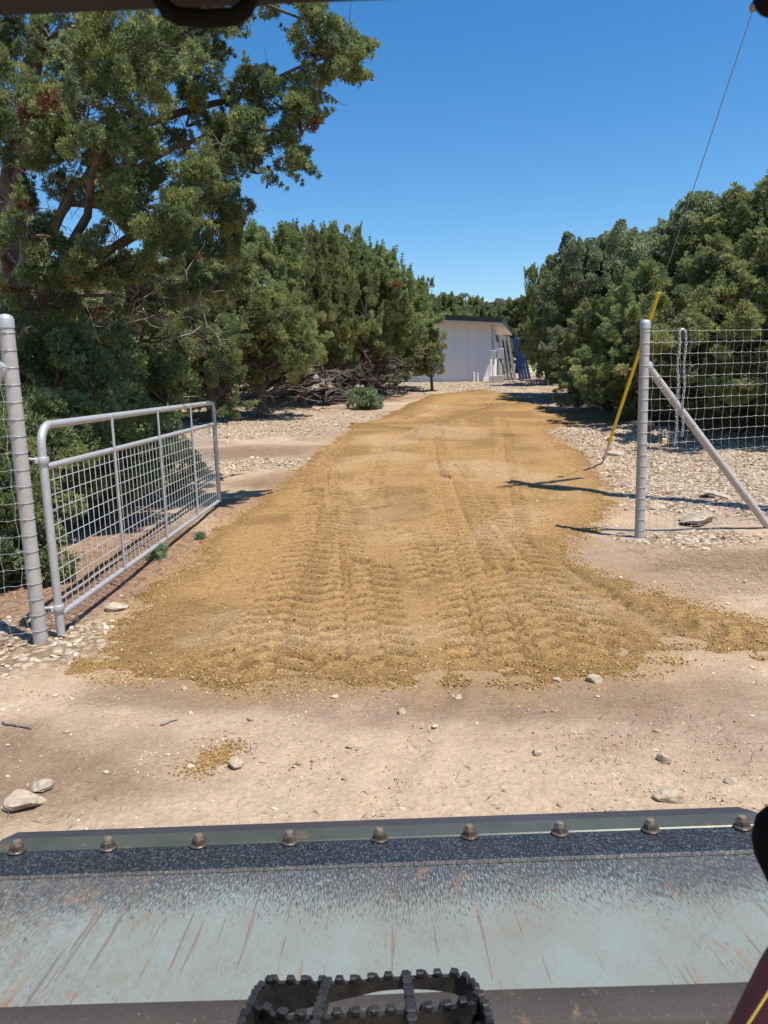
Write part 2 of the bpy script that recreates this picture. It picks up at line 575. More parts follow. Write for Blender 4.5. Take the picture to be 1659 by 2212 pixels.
def zones(x, y):
    """pale, brown, red litter and rubble weights of the bare ground"""
    n1 = fbm(x * .8, y * .8, 4, 31); n2 = fbm(x * 2.1, y * 2.1, 4, 37)
    def blob(cx, cy, rx, ry, soft=.5):
        r_ = np.hypot((x - cx) / rx, (y - cy) / ry) + (n2 - .5) * .9
        return 1 - sstep(1 - soft, 1 + soft * .4, r_)
    pale = sstep(.40, .62, n1 + .25 * (1 - sstep(2.6, 3.3, y)) - .02)
    pale = np.maximum(pale, .9 * blob(1.3, 2.6, 1.9, .55))
    brown = np.zeros_like(x)
    for a in ((-1.9, 3.1, 1.1, .55), (-.9, 3.9, .8, .35), (-2.0, 2.5, .6, .4), (-1.1, 11.4, 1.8, 1.3), (.2, 14.0, 2.2, .9), (-2.9, 14.6, 2.6, 1.0), (3.4, 6.2, 1.6, .55), (.9, 3.7, 1.0, .3)):
        brown = np.maximum(brown, .75 * blob(*a))
    red = np.zeros_like(x)
    for a in ((-2.3, 7.1, .75, 1.9), (-3.2, 6.0, 1.1, 1.6), (-2.6, 5.2, .6, .8), (-4.5, 9, 2, 3), (-1.6, 9.4, .8, 1.0), (-.9, 25.2, 3.0, 1.0), (4.0, 9.0, 1.4, .25)):
        red = np.maximum(red, .6 * blob(*a))
    rub = np.zeros_like(x)
    for a in ((-2.0, 4.75, .75, .55), (-2.6, 4.45, .8, .4), (-3.0, 4.7, 1.1, .55), (4.2, 9.8, 1.9, 2.4), (5.5, 12.5, 3.6, 3.4), (2.9, 7.2, .8, .45), (4.8, 8.2, 1.6, 1.0), (-4.2, 19.5, 5.2, 3.4), (5.0, 31, 4.5, 3.2), (3.6, 27, 1.2, 5), (4.9, 21, 1.5, 6), (5, 16, 3, 3), (-1.9, 13.2, 1.6, .9)):
        rub = np.maximum(rub, blob(*a))
    far = sstep(26, 30, y) * (1 - sstep(36, 44, y))
    rub = np.maximum(rub, far * (np.abs(x - 3) < 6))
    return pale, brown, red, rub

def axis_steps(segs):
    out = [segs[0][0]]
    for a, b, s0, s1 in segs:
        p = a
        while p < b:
            t = (p - a) / (b - a)
            p += s0 * (s1 / s0) ** t
            out.append(min(p, b))
    return np.array(sorted(set(out)))

def grid_mesh(name, xs, ys, zfun, keep=None, attrs=None):
    X, Y = np.meshgrid(xs, ys)
    x, y = X.ravel(), Y.ravel()
    Z, at_, k = zfun(x, y)
    nx = len(xs)
    i = np.arange(len(ys) - 1)[:, None] * nx + np.arange(nx - 1)[None, :]
    i = i.ravel()
    F = np.stack([i, i + 1, i + nx + 1, i + nx], 1)
    V = np.stack([x, y, Z], 1)
    if k is not None:
        F = F[k[F].any(1)]
        used = np.zeros(len(V), bool); used[F.ravel()] = True
        remap = np.cumsum(used) - 1
        V = V[used]; F = remap[F]
        at_ = {n: (t, np.asarray(d)[used]) for n, (t, d) in at_.items()}
    return np_mesh(name, V, F, True, at_)

xs = axis_steps([(-500, -60, 60, 12), (-60, -12, 8, .4), (-12, -5, .3, .05), (-5, 6, .035, .035), (6, 12, .05, .3), (12, 60, .4, 8), (60, 500, 12, 60)])
ys = axis_steps([(-60, 0, 8, .5), (0, 2.0, .2, .03), (2.0, 8, .024, .024), (8, 36, .025, .11), (36, 60, .15, 2), (60, 700, 3, 60)])
def gz(x, y):
    z = ground_h(x, y)
    pale, brown, red, rub = zones(x, y)
    # ruts in the soft dirt at the lower right, and rubble relief
    for L in ([(2.9, 2.9), (2.5, 3.5), (2.1, 4.1)], [(3.25, 2.9), (2.8, 3.6), (2.35, 4.2)], [(-.2, 2.2), (.1, 3.2), (.35, 3.9)]):
        d, s, a = line_dist(x, y, L)
        z = z - .014 * np.exp(-(d / .06) ** 2) * (.6 + .4 * np.sign(np.sin(a * 48))) + .010 * np.exp(-((d - .12) / .05) ** 2)
    rib = np.sin(y * 26 + 6 * fbm(x * 1.5, y * 1.5, 2, 77) + x * 5)
    z = z + .006 * rib * sstep(.45, .65, fbm(x * .9 + 4, y * .9, 3, 81)) * (y < 5)
    z = z + rub * .05 * (fbm(x * 7, y * 7, 3, 55) - .45)
    # a field of yellow grass far behind the trees is drier
    near_ = (np.abs(x) < 8) & (y > 2) & (y < 34)
    tan = np.zeros_like(x)
    sdn = poly_sdf(x[near_], y[near_], OUT)
    nn = fbm(x[near_] * 4, y[near_] * 4, 4, 201); nf = fbm(x[near_] * 22, y[near_] * 22, 3, 203)
    tan[near_] = np.clip(sstep(-.38, .05, sdn + (nn - .5) * .55) * .7 + (nf - .5) * .8 * (sdn > -.8), 0, 1) * (sdn > -1.2)
    col = np.stack([pale, brown, red, np.ones_like(x)], 1)
    return z, {'zone': ('FLOAT_COLOR', col), 'rubble': ('FLOAT', rub), 'tan': ('FLOAT', tan)}, None
ground = new_obj("ground", grid_mesh("ground", xs, ys, gz), M['ground'])
tag(ground, "pale bare earth with scattered limestone rubble", None, None, 'structure')

TR = lambda *pts: [tuple(G(*p)[:2]) for p in pts]
TRACKS = [  # polyline, half width, depth, lug pitch
    (TR((752, 1475), (745, 1330), (738, 1220), (722, 1110), (700, 1020), (690, 985)), .19, .030, .17),
    (TR((655, 1260), (655, 1180), (668, 1090), (690, 1010), (745, 950)), .17, .022, .17),
    (TR((1035, 1440), (1010, 1320), (990, 1210), (965, 1110), (945, 1000), (935, 930)), .20, .030, .17),
    (TR((1112, 1200), (1108, 1110), (1095, 1010), (1085, 930), (1080, 905)), .15, .022, .15),
    (TR((1300, 1400), (1200, 1290), (1110, 1190), (1040, 1100), (985, 1010)), .17, .020, .19),
    (TR((480, 1462), (590, 1340), (640, 1240), (660, 1170)), .20, .026, .18),
    (TR((590, 1455), (632, 1310), (676, 1200), (692, 1100)), .20, .028, .18),
    (TR((1140, 1455), (1094, 1330), (1050, 1230), (1008, 1130), (975, 1040)), .20, .028, .17),
    (TR((835, 1478), (812, 1340), (800, 1230)), .18, .020, .18),
    (TR((1250, 1445), (1165, 1330), (1090, 1240)), .18, .022, .18),
    (TR((930, 1260), (905, 1200), (890, 1160)), .17, .018, .18),
    (TR((655, 1062), (662, 1030), (668, 1002)), .32, .020, .15),
    (TR((800, 1100), (800, 1040), (830, 960)), .20, .014, .16),
    (TR((940, 905), (1010, 880), (1100, 872)), .22, .020, .2),
    (TR((870, 905), (930, 885), (1000, 868)), .22, .020, .2),
    (TR((1659, 1372), (1500, 1340), (1330, 1280)), .22, .012, .17),
]
def dz(x, y):
    n = fbm(x * 3.3, y * 3.3, 4, 101); n2 = fbm(x * 11, y * 11, 3, 111)
    n3 = fbm(x * 30, y * 30, 2, 117)
    sd = poly_sdf(x, y, OUT) + (n - .5) * .36 + (n2 - .5) * .16 + (n3 - .5) * .09
    # a thin bare line parts the strip that leaves to the side
    d, s, a = line_dist(x, y, TR((1215, 1225), (1330, 1300), (1480, 1388)))
    bare = np.exp(-(d / (.02 + .075 * np.clip(a / 2.0, 0, 1.2))) ** 2) * sstep(.22, .42, n)
    th = np.clip(sd, -.2, .35)
    z = ground_h(x, y) + np.where(th > 0, .030 * sstep(0, .32, th) + .006 * sstep(0, .05, th), th * .25) - .004
    loose = sstep(.38, .66, fbm(x * .9, y * 1.3, 4, 121)) * .62
    loose = np.maximum(loose, (1 - sstep(.05, .4, sd)) * .5)
    worn = sstep(.56, .70, fbm(x * .6 + 9, y * .5, 4, 131)) * sstep(.3, .7, sd)
    for cx, cy, rx, ry in ((-.15, 8.6, .55, 1.6), (.15, 7.3, .4, .5), (1.2, 11.2, .5, .7), (-.3, 10.5, .5, 1.0), (1.3, 5.6, .35, .4)):
        worn = np.maximum(worn, .85 * np.exp(-(((x - cx) / rx) ** 2 + ((y - cy) / ry) ** 2)) * sstep(.35, .6, n))
    cut = np.zeros_like(x)
    z0 = z.copy()
    for L, hw, dep, pit in TRACKS:
        d, s, a = line_dist(x, y, L)
        m = (1 - sstep(hw * .85, hw * 1.15, d)) * sstep(.05, .24, sd)
        if not m.any(): continue
        patch = .6 + .4 * sstep(.32, .55, fbm(x * 1.6, y * 1.6, 3, 141))
        ph = a / (pit * 1.02) + np.abs(s) / hw * .55 + np.where(s > 0, .5, 0) + (n - .5) * .3
        lug = np.sin(ph * 2 * math.pi)
        lug = np.clip(lug * 2.6, -1, 1)
        mid = 1 - .8 * np.exp(-(s / (hw * .12)) ** 2)
        zt = z0 + patch * (-dep * .45 + dep * 1.12 * lug * mid)
        z = z * (1 - m) + zt * m
        z = z + .009 * sstep(.1, .4, sd) * patch * np.exp(-((d - hw * 1.2) / .05) ** 2) * (.5 + n2)
        loose = loose * (1 - m * .75) + m * .75 * patch * np.where(lug > 0.1, .0, 1.0)  # valleys between lugs darkened: their shade is painted into the loose tone
        cut = np.maximum(cut, m)
    # windrow ridges pushed up by the bucket
    for L, hw, amp in ((TR((905, 948), (960, 925), (1020, 900), (1080, 884), (1140, 880)), .30, .11), (TR((860, 900), (905, 876), (945, 860), (1040, 850)), .35, .10),
                       (TR((760, 918), (900, 935), (1000, 945), (1110, 950)), .3, .06), (TR((300, 1455), (520, 1480), (800, 1476), (1100, 1460), (1300, 1450)), .14, .006),
                       (TR((1250, 1235), (1350, 1300), (1470, 1375)), .12, .010), (TR((250, 1370), (330, 1270), (480, 1120)), .14, .010)):
        d, s, a = line_dist(x, y, L)
        z = z + amp * np.exp(-(d / hw) ** 2) * (.6 + .8 * n)
        loose = np.maximum(loose, .8 * np.exp(-(d / hw) ** 2))
    z = z + .012 * (n - .5) * (1 - cut * .5) + .007 * (n2 - .5) + .006 * (loose) * (fbm(x * 32, y * 32, 2, 151) - .5) * 2
    worn = np.maximum(worn, bare)
    z = z - bare * .045
    return z, {'loose': ('FLOAT', loose), 'worn': ('FLOAT', np.clip(worn, 0, 1))}, sd > -.04
xs2 = axis_steps([(-3.0, 5.2, .02, .02), (5.2, 7.5, .03, .06)])
ys2 = axis_steps([(3.3, 8.5, .0165, .0165), (8.5, 31, .018, .075)])
drive = new_obj("driveway", grid_mesh("driveway", xs2, ys2, dz), M['drive'])
tag(drive, "freshly spread tan road base pressed with tyre tracks", None, None, 'structure')

# ------------------------------------------------------------------ loose stones (uncountable)
ICO_V = []
_p = (1 + 5 ** .5) / 2
for a, b in ((1, _p), (-1, _p), (1, -_p), (-1, -_p)):
    ICO_V += [(0, a, b), (a, b, 0), (b, 0, a)]
ICO_V = np.array(ICO_V) / math.hypot(1, _p)
def _hull():
    F = []
    e = min(np.linalg.norm(ICO_V[0] - q) for q in ICO_V[1:]) * 1.05
    for i in range(12):
        for j in range(i + 1, 12):
            for k in range(j + 1, 12):
                A, B, C_ = ICO_V[i], ICO_V[j], ICO_V[k]
                if np.linalg.norm(A - B) < e and np.linalg.norm(A - C_) < e and np.linalg.norm(B - C_) < e:
                    F.append((i, j, k) if np.dot(np.cross(B - A, C_ - A), A) > 0 else (i, k, j))
    return np.array(F)
ICO_F = _hull()

def stones(name, x, y, size, zf, mat, tint, flat=(.4, .8), sink=.25):
    n = len(x)
    s = np.stack([size * RNG.uniform(.7, 1.3, n), size * RNG.uniform(.6, 1.1, n), size * RNG.uniform(*flat, n)], 1)
    V = ICO_V[None] * (1 + RNG.uniform(-.28, .28, (n, 12, 1)))
    V = V * s[:, None, :]
    a = RNG.uniform(0, 6.283, n); ca, sa = np.cos(a)[:, None], np.sin(a)[:, None]
    tl = RNG.normal(0, .3, n)[:, None]
    vx, vy, vz = V[..., 0], V[..., 1], V[..., 2]
    vz2 = vz + vx * tl
    V = np.stack([vx * ca - vy * sa + x[:, None], vx * sa + vy * ca + y[:, None], vz2 + (zf + s[:, 2] * (1 - 2 * sink))[:, None]], 2)
    F = ICO_F[None] + (np.arange(n) * 12)[:, None, None]
    me = np_mesh(name, V.reshape(-1, 3), F.reshape(-1, 3), False, {'tint': ('FLOAT', np.repeat(tint, 12))})
    return new_obj(name, me, mat)

def scatter(n, x0, x1, y0, y1, wfun, pw=1.0):
    out = []
    got = 0
    while got < n:
        y = y0 * (y1 / y0) ** (RNG.uniform(0, 1, n * 3) ** pw)
        x = RNG.uniform(x0, x1, n * 3)
        k = RNG.uniform(0, 1, n * 3) < wfun(x, y)
        if k.sum() == 0: break
        out.append(np.stack([x[k], y[k]], 1)); got += k.sum()
    return np.concatenate(out)[:n].T

def w_rub(x, y):
    sd = poly_sdf(x, y, OUT)
    p, b, r_, rub = zones(x, y)
    return np.where(sd < -.02, np.clip(rub, 0, 1) ** 1.3 + .012 + .03 * (1 - r_) * (y < 6), .0)
gx, gy = scatter(30000, -9, 10, 2.2, 33, w_rub)
gs = .006 + .021 * RNG.uniform(0, 1, len(gx)) ** 3.4
gs *= np.clip(.55 + gy / 14, .6, 1.5)
tag(stones("limestone_gravel", gx, gy, gs, ground_h(gx, gy), M['gravel'], RNG.uniform(0, 1, len(gx)), (.28, .6)), "broken pale limestone rubble strewn over the bare ground", None, None, 'stuff')
def w_crumb(x, y):
    sd = poly_sdf(x, y, OUT)
    return np.where(sd > 0, .10 + .9 * np.exp(-(sd / .14) ** 2), np.exp(-(sd / .09) ** 2)) * (y < 16)
cx_, cy_ = scatter(30000, -3, 5.5, 3.3, 15, w_crumb)
czz = dz(cx_, cy_)[0]; czg = ground_h(cx_, cy_)
cs = .003 + .006 * RNG.uniform(0, 1, len(cx_)) ** 3.2
tag(stones("driveway_crumbs", cx_, cy_, cs, np.maximum(czz, czg), M['crumb'], RNG.uniform(0, 1, len(cx_)), (.5, .9)), "small tan crumbs and pebbles loose on the driveway", None, None, 'stuff')
qx, qy = scatter(16000, -3.4, 3.6, 2.1, 5.2, lambda x, y: np.where(poly_sdf(x, y, OUT) < 0, .15 + .85 * sstep(.45, .7, fbm(x * 2.2, y * 2.2, 3, 191)), 0))
tag(stones("dirt_grit", qx, qy, .0016 + .0055 * RNG.uniform(0, 1, len(qx)) ** 3, ground_h(qx, qy), M['gravel'], RNG.uniform(0, .8, len(qx)), (.5, .9), .3), "fine grit on the pale dirt before the driveway", None, None, 'stuff')
# spilt clod of road base in front of the bucket
sx = G(460, 1635)
m_ = RNG.normal(0, 1, (900, 2)) * np.array([.045, .085])
th_ = -.5
tx = sx[0] + m_[:, 0] * math.cos(th_) - m_[:, 1] * math.sin(th_); ty = sx[1] + m_[:, 0] * math.sin(th_) + m_[:, 1] * math.cos(th_)
tag(stones("spilt_crumbs", tx, ty, .0025 + .005 * RNG.uniform(0, 1, 900) ** 2, ground_h(tx, ty), M['crumb'], RNG.uniform(0, .8, 900), (.5, .9), .1), "small spill of tan road base on the pale dirt", None, None, 'stuff')

# needle litter and dry straw (uncountable)
def slivers(name, x, y, length, width, mat, label, up=.15):
    n = len(x)
    a = RNG.uniform(0, 6.283, n); L = length * RNG.uniform(.5, 1.2, n)
    d = np.stack([np.cos(a), np.sin(a), RNG.normal(0, up, n)], 1)
    z = ground_h(x, y) + .006 + np.abs(d[:, 2]) * L * .5
    c = np.stack([x, y, z], 1)
    sd_ = np.stack([-np.sin(a), np.cos(a), RNG.normal(0, .3, n)], 1) * width
    V = np.stack([c - d * L[:, None] / 2, c + sd_, c + d * L[:, None] / 2, c - sd_], 1).reshape(-1, 3)
    F = np.arange(4 * n).reshape(-1, 4)
    o = new_obj(name, np_mesh(name, V, F), mat)
    tag(o, label, None, None, 'stuff')
def w_red(x, y): return np.where(poly_sdf(x, y, OUT) < -.1, zones(x, y)[2], 0)
lx, ly = scatter(9000, -6, 2, 4, 26, w_red)
slivers("needle_litter", lx, ly, .07, .004, M['needle'], "red brown juniper needle litter on the ground")
lx = RNG.uniform(2.2, 5.5, 5200); ly = RNG.uniform(5.2, 7.3, 5200)
k = poly_sdf(lx, ly, OUT) < -.08; lx, ly = lx[k], ly[k]
slivers("dry_grass", lx, ly, .085, .0016, M['straw'], "dry straw and dead grass lying beside the fence", .25)
lx, ly = scatter(420, -4, 4, 2.3, 5.0, lambda x, y: np.where(poly_sdf(x, y, OUT) < 0, sstep(.5, .7, fbm(x * 1.5, y * 1.5, 3, 171)), 0))
slivers("twig_litter", lx, ly, .06, .0018, M['brush'], "bits of twig scattered on the pale dirt", .1)

# ------------------------------------------------------------------ single rocks
def rock(px, py, size, flat, label, seed, drive_top=False):
    r_ = np.random.default_rng(seed)
    g = G(px, py)
    import bmesh
    bm = bmesh.new()
    bmesh.ops.create_icosphere(bm, subdivisions=4, radius=1)
    dirs = r_.normal(0, 1, (11, 3)); dirs /= np.linalg.norm(dirs, axis=1)[:, None]
    offs = r_.uniform(.48, .86, 11)
    ph = r_.uniform(0, 9, 6)
    for v in bm.verts:
        p = np.array(v.co)
        for dd, oo in zip(dirs, offs):
            e = p @ dd - oo
            if e > 0: p = p - dd * e * .92
        q = p * (1 + .05 * math.sin(p[0] * 6 + ph[0]) * math.sin(p[1] * 7 + ph[1]) + .03 * math.sin(p[2] * 13 + ph[2] + p[0] * 9))
        v.co = (q[0] * size * 1.15, q[1] * size * .9, q[2] * size * flat)
    me = bpy.data.meshes.new("rock"); bm.to_mesh(me); bm.free()
    me.polygons.foreach_set('use_smooth', [True] * len(me.polygons))
    me.set_sharp_from_angle(angle=R(32))
    o = new_obj("rock", me, M['rock'])
    z = gh(g[0], g[1])
    o.location = (g[0], g[1], z + size * flat * .38)
    o.rotation_euler = (r_.normal(0, .12), r_.normal(0, .12), r_.uniform(0, 6.28))
    tag(o, label, "rock", "loose limestone rocks")
for args in [
    (55, 1732, .088, .46, "biggest rough tan rock, half buried in the dirt beyond the bucket's near corner", 1),
    (90, 1697, .05, .5, "flat topped pale rock just behind the biggest rough rock", 2),
    (510, 1650, .038, .8, "smooth whitish stone beside the small tan spill", 3),
    (1443, 1722, .05, .7, "angular tan rock in the dirt beyond the bucket bolts", 4),
    (1437, 1638, .034, .7, "round pale stone a step behind the angular tan rock", 5),
    (1577, 1682, .032, .6, "small flat stone nearest the cab's black lever", 6),
    (1285, 1472, .042, .7, "chunky white stone at the front edge of the driveway", 7),
    (1205, 1468, .026, .7, "small white stone beside the chunky one at the driveway edge", 8),
    (990, 1507, .024, .7, "white pebble alone on the dirt in front of the tyre tracks", 9),
    (868, 1537, .034, .6, "tan stone with twigs around it in front of the driveway", 10),
    (1545, 1075, .20, .26, "long flat white slab behind the wire mesh, further from the brace foot", 11),
    (1500, 1128, .24, .30, "broad flat slab at the foot of the wire mesh", 12),
    (1415, 1100, .10, .5, "grey stone standing just behind the wire mesh beside the end post", 13),
    (250, 1312, .085, .55, "largest white rock in the rubble beside the gate hinge", 14),
    (1160, 1622, .028, .7, "small pale stone on the dirt between driveway and bucket middle bolts", 15),
    (1160, 1090, .05, .6, "white stone on the tan driveway near the pole's shadow", 16),
    (1330, 985, .16, .55, "squat white rock at the foot of the yellow guy guard", 17),
    (1385, 945, .22, .6, "shaded grey rock in the rubble heap under the trees", 18),
]:
    rock(*args)

def stick(px, py, px2, py2, r0, label, seed):
    a, b = G(px, py), G(px2, py2)
    r_ = np.random.default_rng(seed)
    pts = []
    for t in np.linspace(0, 1, 7):
        p = a * (1 - t) + b * t
        p[:2] += r_.normal(0, .006, 2)
        p[2] = gh(p[0], p[1]) + r0 * 1.2
        pts.append(p)
    o = MB().tube(pts, [r0 * (1 - .5 * t) for t in np.linspace(0, 1, 7)], 7).build("stick", M['twig'], origin=a)
    o.location = a
    tag(o, label, "stick", "fallen sticks")
stick(4, 1558, 70, 1572, .008, "grey stick lying on the dirt below the end of the wire mesh", 1)
stick(348, 1566, 385, 1554, .006, "short brown stick on the dirt in front of the gate", 2)
stick(1330, 958, 1345, 962, .012, "thin stick on the driveway edge under the guy wire guard", 3)

# ------------------------------------------------------------------ fences and gate
def gpt(px, py):
    p = G(px, py); return np.array([p[0], p[1], gh(p[0], p[1])])
LP = gpt(88, 1385)           # end post by the gate
RP = gpt(1381, 1163)         # end post across the driveway
PH = 2.02

def wire_fence(base, dirv, length, label, brace_to, nvert, seed, brace_h=.81):
    r_ = np.random.default_rng(seed)
    root = thing("wire_fence", tuple(base), label, "fence", "wire mesh fence ends at the driveway")
    d = np.array([dirv[0], dirv[1], 0.0]); d /= np.linalg.norm(d)
    rad = .0445
    MB().tube([(0, 0, -.15), (0, 0, .6), (0, 0, 1.3), (0, 0, PH)], rad, 20).build("post", M['pipe'], root)
    MB().lathe([(rad + .004, PH - .05), (rad + .004, PH + .002), (rad * .93, PH + .018), (rad * .55, PH + .03), (.004, PH + .034)], n=20).build("post_cap", M['galv'], root)
    bt = np.array(brace_to) - base
    top = np.array([0, 0, PH * brace_h]) + bt / np.linalg.norm(bt[:2]) * np.array([.03, .03, 0])
    ax = bt - top; ax /= np.linalg.norm(ax)
    MB().tube([top, top * .5 + bt * .5, bt + ax * .12], .037, 16).build("brace", M['pipe'], root)
    MB().lathe([(.046, -.02), (.052, .0), (.046, .03), (.038, .05)], tuple(top), tuple(ax), 16).build("weld_collar", M['galv'], root)
    # mesh, on the side of the post that faces the driveway's approach
    off = np.array([d[1], -d[0], 0]) * (rad + .004)
    if off[1] > 0: off = -off
    mb = MB(); rw = .0015
    z0, n = .09, 19
    sp = (PH - .075 - z0) / (n - 1)
    gx_ = lambda s: gh(base[0] + d[0] * s, base[1] + d[1] * s) - base[2]
    for i in range(n):
        zz = z0 + i * sp
        pts = []
        for s in np.arange(0.0, length + .01, .05):
            k = (.004 if int(round(s / .05)) % 2 else -.003) + r_.normal(0, .0015)
            pts.append(off + d * s + np.array([0, 0, zz + gx_(s) * (1 - i / n) + k]))
        mb.tube(pts, rw, 5, False)
        # wrap round the post
        wrap = [np.array([math.cos(a) * (rad + .003), math.sin(a) * (rad + .003), zz + .004 * math.sin(a * 2)]) for a in np.linspace(0, 2 * math.pi, 17)]
        mb.tube(wrap, rw * 1.15, 5, False)
    for j in range(nvert):
        s = .055 + j * .1
        if s > length: break
        w0 = r_.normal(0, .004)
        pts = [off * 1.04 + d * (s + w0 + (.006 if i % 2 else -.006) + r_.normal(0, .002)) + np.array([0, 0, z0 + i * sp + gx_(s) * (1 - i / n)]) for i in range(n)]
        mb.tube(pts, rw * .9, 5, False)
        for i in range(n):
            p = pts[i]
            mb.box(tuple(p), (.009, .009, .009), None, .002)
    mb.build("wire_mesh", M['wire'], root)
    return root
rdir = (0.957, 0.289)
wire_fence(RP, rdir, 3.6, "wire mesh fence with a bare pipe end post and one brace, hung with a chain", gpt(1662, 1140), 36, 3)
ldir = (-0.93, -0.30)
wire_fence(LP, ldir, 2.6, "wire mesh fence whose end post carries the open metal gate", LP + np.array([-1.35, -.30, 0.02]), 26, 4, .86)

# gate: hung on the near post, swung open along the driveway
GX0, GY0, GY1 = at(108, 1140, 4.82)[0], 4.82, 9.62
GX1 = at(466, 960, 9.62)[0]
gate = thing("metal_gate", (GX0, GY0, 0.0), "galvanised tube gate with wire mesh, swung open beside the driveway", "gate")
gd = np.array([GX1 - GX0, GY1 - GY0, 0]); GL = np.linalg.norm(gd); gd /= GL
gate.rotation_euler = (0, 0, math.atan2(gd[1], gd[0]))
ZT, ZM, ZB = 1.375, 1.115, .15
r1 = .0265
def arc(cx, cz, r_, a0, a1, n=7):
    return [(cx + r_ * math.cos(a), 0, cz + r_ * math.sin(a)) for a in np.linspace(a0, a1, n)]
fr = [(0, 0, .02)] + [(0, 0, .4), (0, 0, ZT - .14)] + arc(.13, ZT - .13, .13, math.pi, math.pi / 2)[1:] + \
     [(GL * .3, 0, ZT), (GL * .6, 0, ZT)] + arc(GL - .10, ZT - .10, .10, math.pi / 2, 0) + [(GL, 0, .5), (GL, 0, ZB - .02)]
MB().tube(fr, r1, 14).build("gate_frame", M['galv'], gate)
MB().tube([(r1, 0, ZM), (GL * .5, 0, ZM), (GL - r1, 0, ZM)], .022, 12).build("middle_rail", M['galv'], gate)
MB().tube([(r1, 0, ZB), (GL * .5, 0, ZB), (GL - r1, 0, ZB)], .021, 12).build("bottom_rail", M['galv'], gate)
for q in (.25, .5, .75):
    MB().tube([(GL * q, -.024, ZB + .01), (GL * q, -.024, ZM), (GL * q, -.024, ZT - .01)], .0105, 8).build("stay", M['galv'], gate)
wm = MB()
for i in range(1, 10):
    zz = ZB + (ZM - ZB) * i / 10 + .01
    wm.tube([(.0, -.008, zz), (GL * .33, -.008, zz + .003), (GL * .66, -.008, zz - .002), (GL, -.008, zz)], .0028, 6)
nv = int(GL / .1)
for j in range(1, nv):
    s = GL * j / nv
    wm.tube([(s, -.012, ZB - .02), (s, -.012, .6), (s, -.012, ZM + .004)], .0028, 6)
wm.build("wire_mesh", M['gate_wire'], gate)
Rg = Matrix.Rotation(-gate.rotation_euler.z, 3, 'Z')
for zz in (1.16, .20):
    h = MB().lathe([(r1 + .008, -.022), (r1 + .011, -.018), (r1 + .011, .018), (r1 + .008, .022)], (0, 0, zz), n=16)
    lo = Rg @ Vector((LP[0] - GX0, LP[1] - GY0, 0))
    u = lo.normalized()
    h.box((u.x * (r1 + .016), u.y * (r1 + .016), zz), (.02, .03, .032), Matrix.Rotation(math.atan2(u.y, u.x), 3, 'Z'), .003)
    hg = h.build("hinge", M['galv'], gate)
    e = lo - u * .04
    MB().tube([(u.x * .02, u.y * .02, zz + .012), (lo.x * .5, lo.y * .5, zz + .012), (lo.x * .75, lo.y * .75, zz + .02), (e.x, e.y, zz + .02)], .009, 8).build("hinge_pin", M['galv'], hg)

# chain over the top wire, and an open padlock beside it
ch = None
def chain(p_top, l1, l2, label):
    o = MB()
    def links(x0, ln):
        n = int(ln / .030)
        for i in range(n):
            z = -i * .030
            flat = i % 2
            pts = []
            for a in np.linspace(0, 2 * math.pi, 13):
                u, w = .010 * math.cos(a), .021 * math.sin(a)
                pts.append((x0 + (u if flat else 0) + .006 * math.sin(i * .5), 0 if flat else u, z + w))
            o.tube(pts, .0036, 5, False)
    links(-.03, l1); links(.03, l2)
    o.tube([(-.03, 0, .0), (-.02, 0, .03), (0, 0, .042), (.02, 0, .03), (.03, 0, 0)], .010, 6)
    ob = o.build("chain", M['galv'])
    ob.location = p_top
    tag(ob, label, "chain")
mo = np.array([rdir[1], -rdir[0], 0]) * .062
ctop = RP + np.array([rdir[0], rdir[1], 0]) * .36 + mo + np.array([0, 0, PH - .10])
chain(tuple(ctop), 1.05, .98, "shiny steel chain looped over the top wire of the mesh")
ppos = RP + np.array([rdir[0], rdir[1], 0]) * .20 + mo + np.array([0, 0, .985])
pl = thing("padlock", tuple(ppos), "open brass padlock hooked on the wire mesh beside the end post", "padlock", None, .3)
MB().box((0, 0, -.055), (.058, .024, .055), Matrix.Rotation(.15, 3, 'Y'), .005).build("lock_body", M['brass'], pl)
MB().tube([(.022, 0, -.03), (.024, 0, .02)] + [(.004 + .020 * math.cos(a), 0, .03 + .020 * math.sin(a)) for a in np.linspace(0, math.pi, 9)] + [(-.018, 0, .015), (-.02, 0, -.01)], .0052, 8).build("shackle", M['galv'], pl)

# ------------------------------------------------------------------ utility pole (just out of frame) and its guy wire
ST = G(1082, 1046)
PHT = 9.2
sh = np.array([-SUN_AZ.x, -SUN_AZ.y]) / math.tan(R(SUN_EL))
PB = ST[:2] - sh * PHT
PB = np.array([max(PB[0], 4.75), PB[1]])
pole = thing("utility_pole", (PB[0], PB[1], gh(*PB)), "brown wooden utility pole beyond the brace of the wire fence", "pole")
MB().tube([(0, 0, -.3), (0, 0, 3), (0, 0, 6), (0, 0, PHT)], [.15, .135, .12, .105], 14).build("pole_shaft", M['wood_pole'], pole)
MB().box((0.1, .16, PHT - .9), (1.5, .09, .12), Matrix.Rotation(.5, 3, 'Z'), .01).build("crossarm", M['wood_pole'], pole)
MB().lathe([(.19, -.4), (.21, -.38), (.21, .35), (.19, .4), (.06, .44)], (-.30, .12, PHT - 2.3), n=18).build("transformer", M['box_grey'], pole)
# guy: anchor on the ground -> pole
A = gpt(1301, 1000)
rr = ray(1632, 4)
k_ = rr[0] / rr[1]
dx_, dy_ = PB[0] - A[0], PB[1] - A[1]
tt = (k_ * A[1] - A[0]) / (dx_ - k_ * dy_)
q = EYE + rr * ((A[1] + dy_ * tt) / rr[1])
zslope = (q[2] - A[2]) / tt
def gw(t): return np.array([A[0] + dx_ * t, A[1] + dy_ * t, A[2] + zslope * t])
print("guy t", tt, "pole", PB, "A", A, "top z", gw(1))
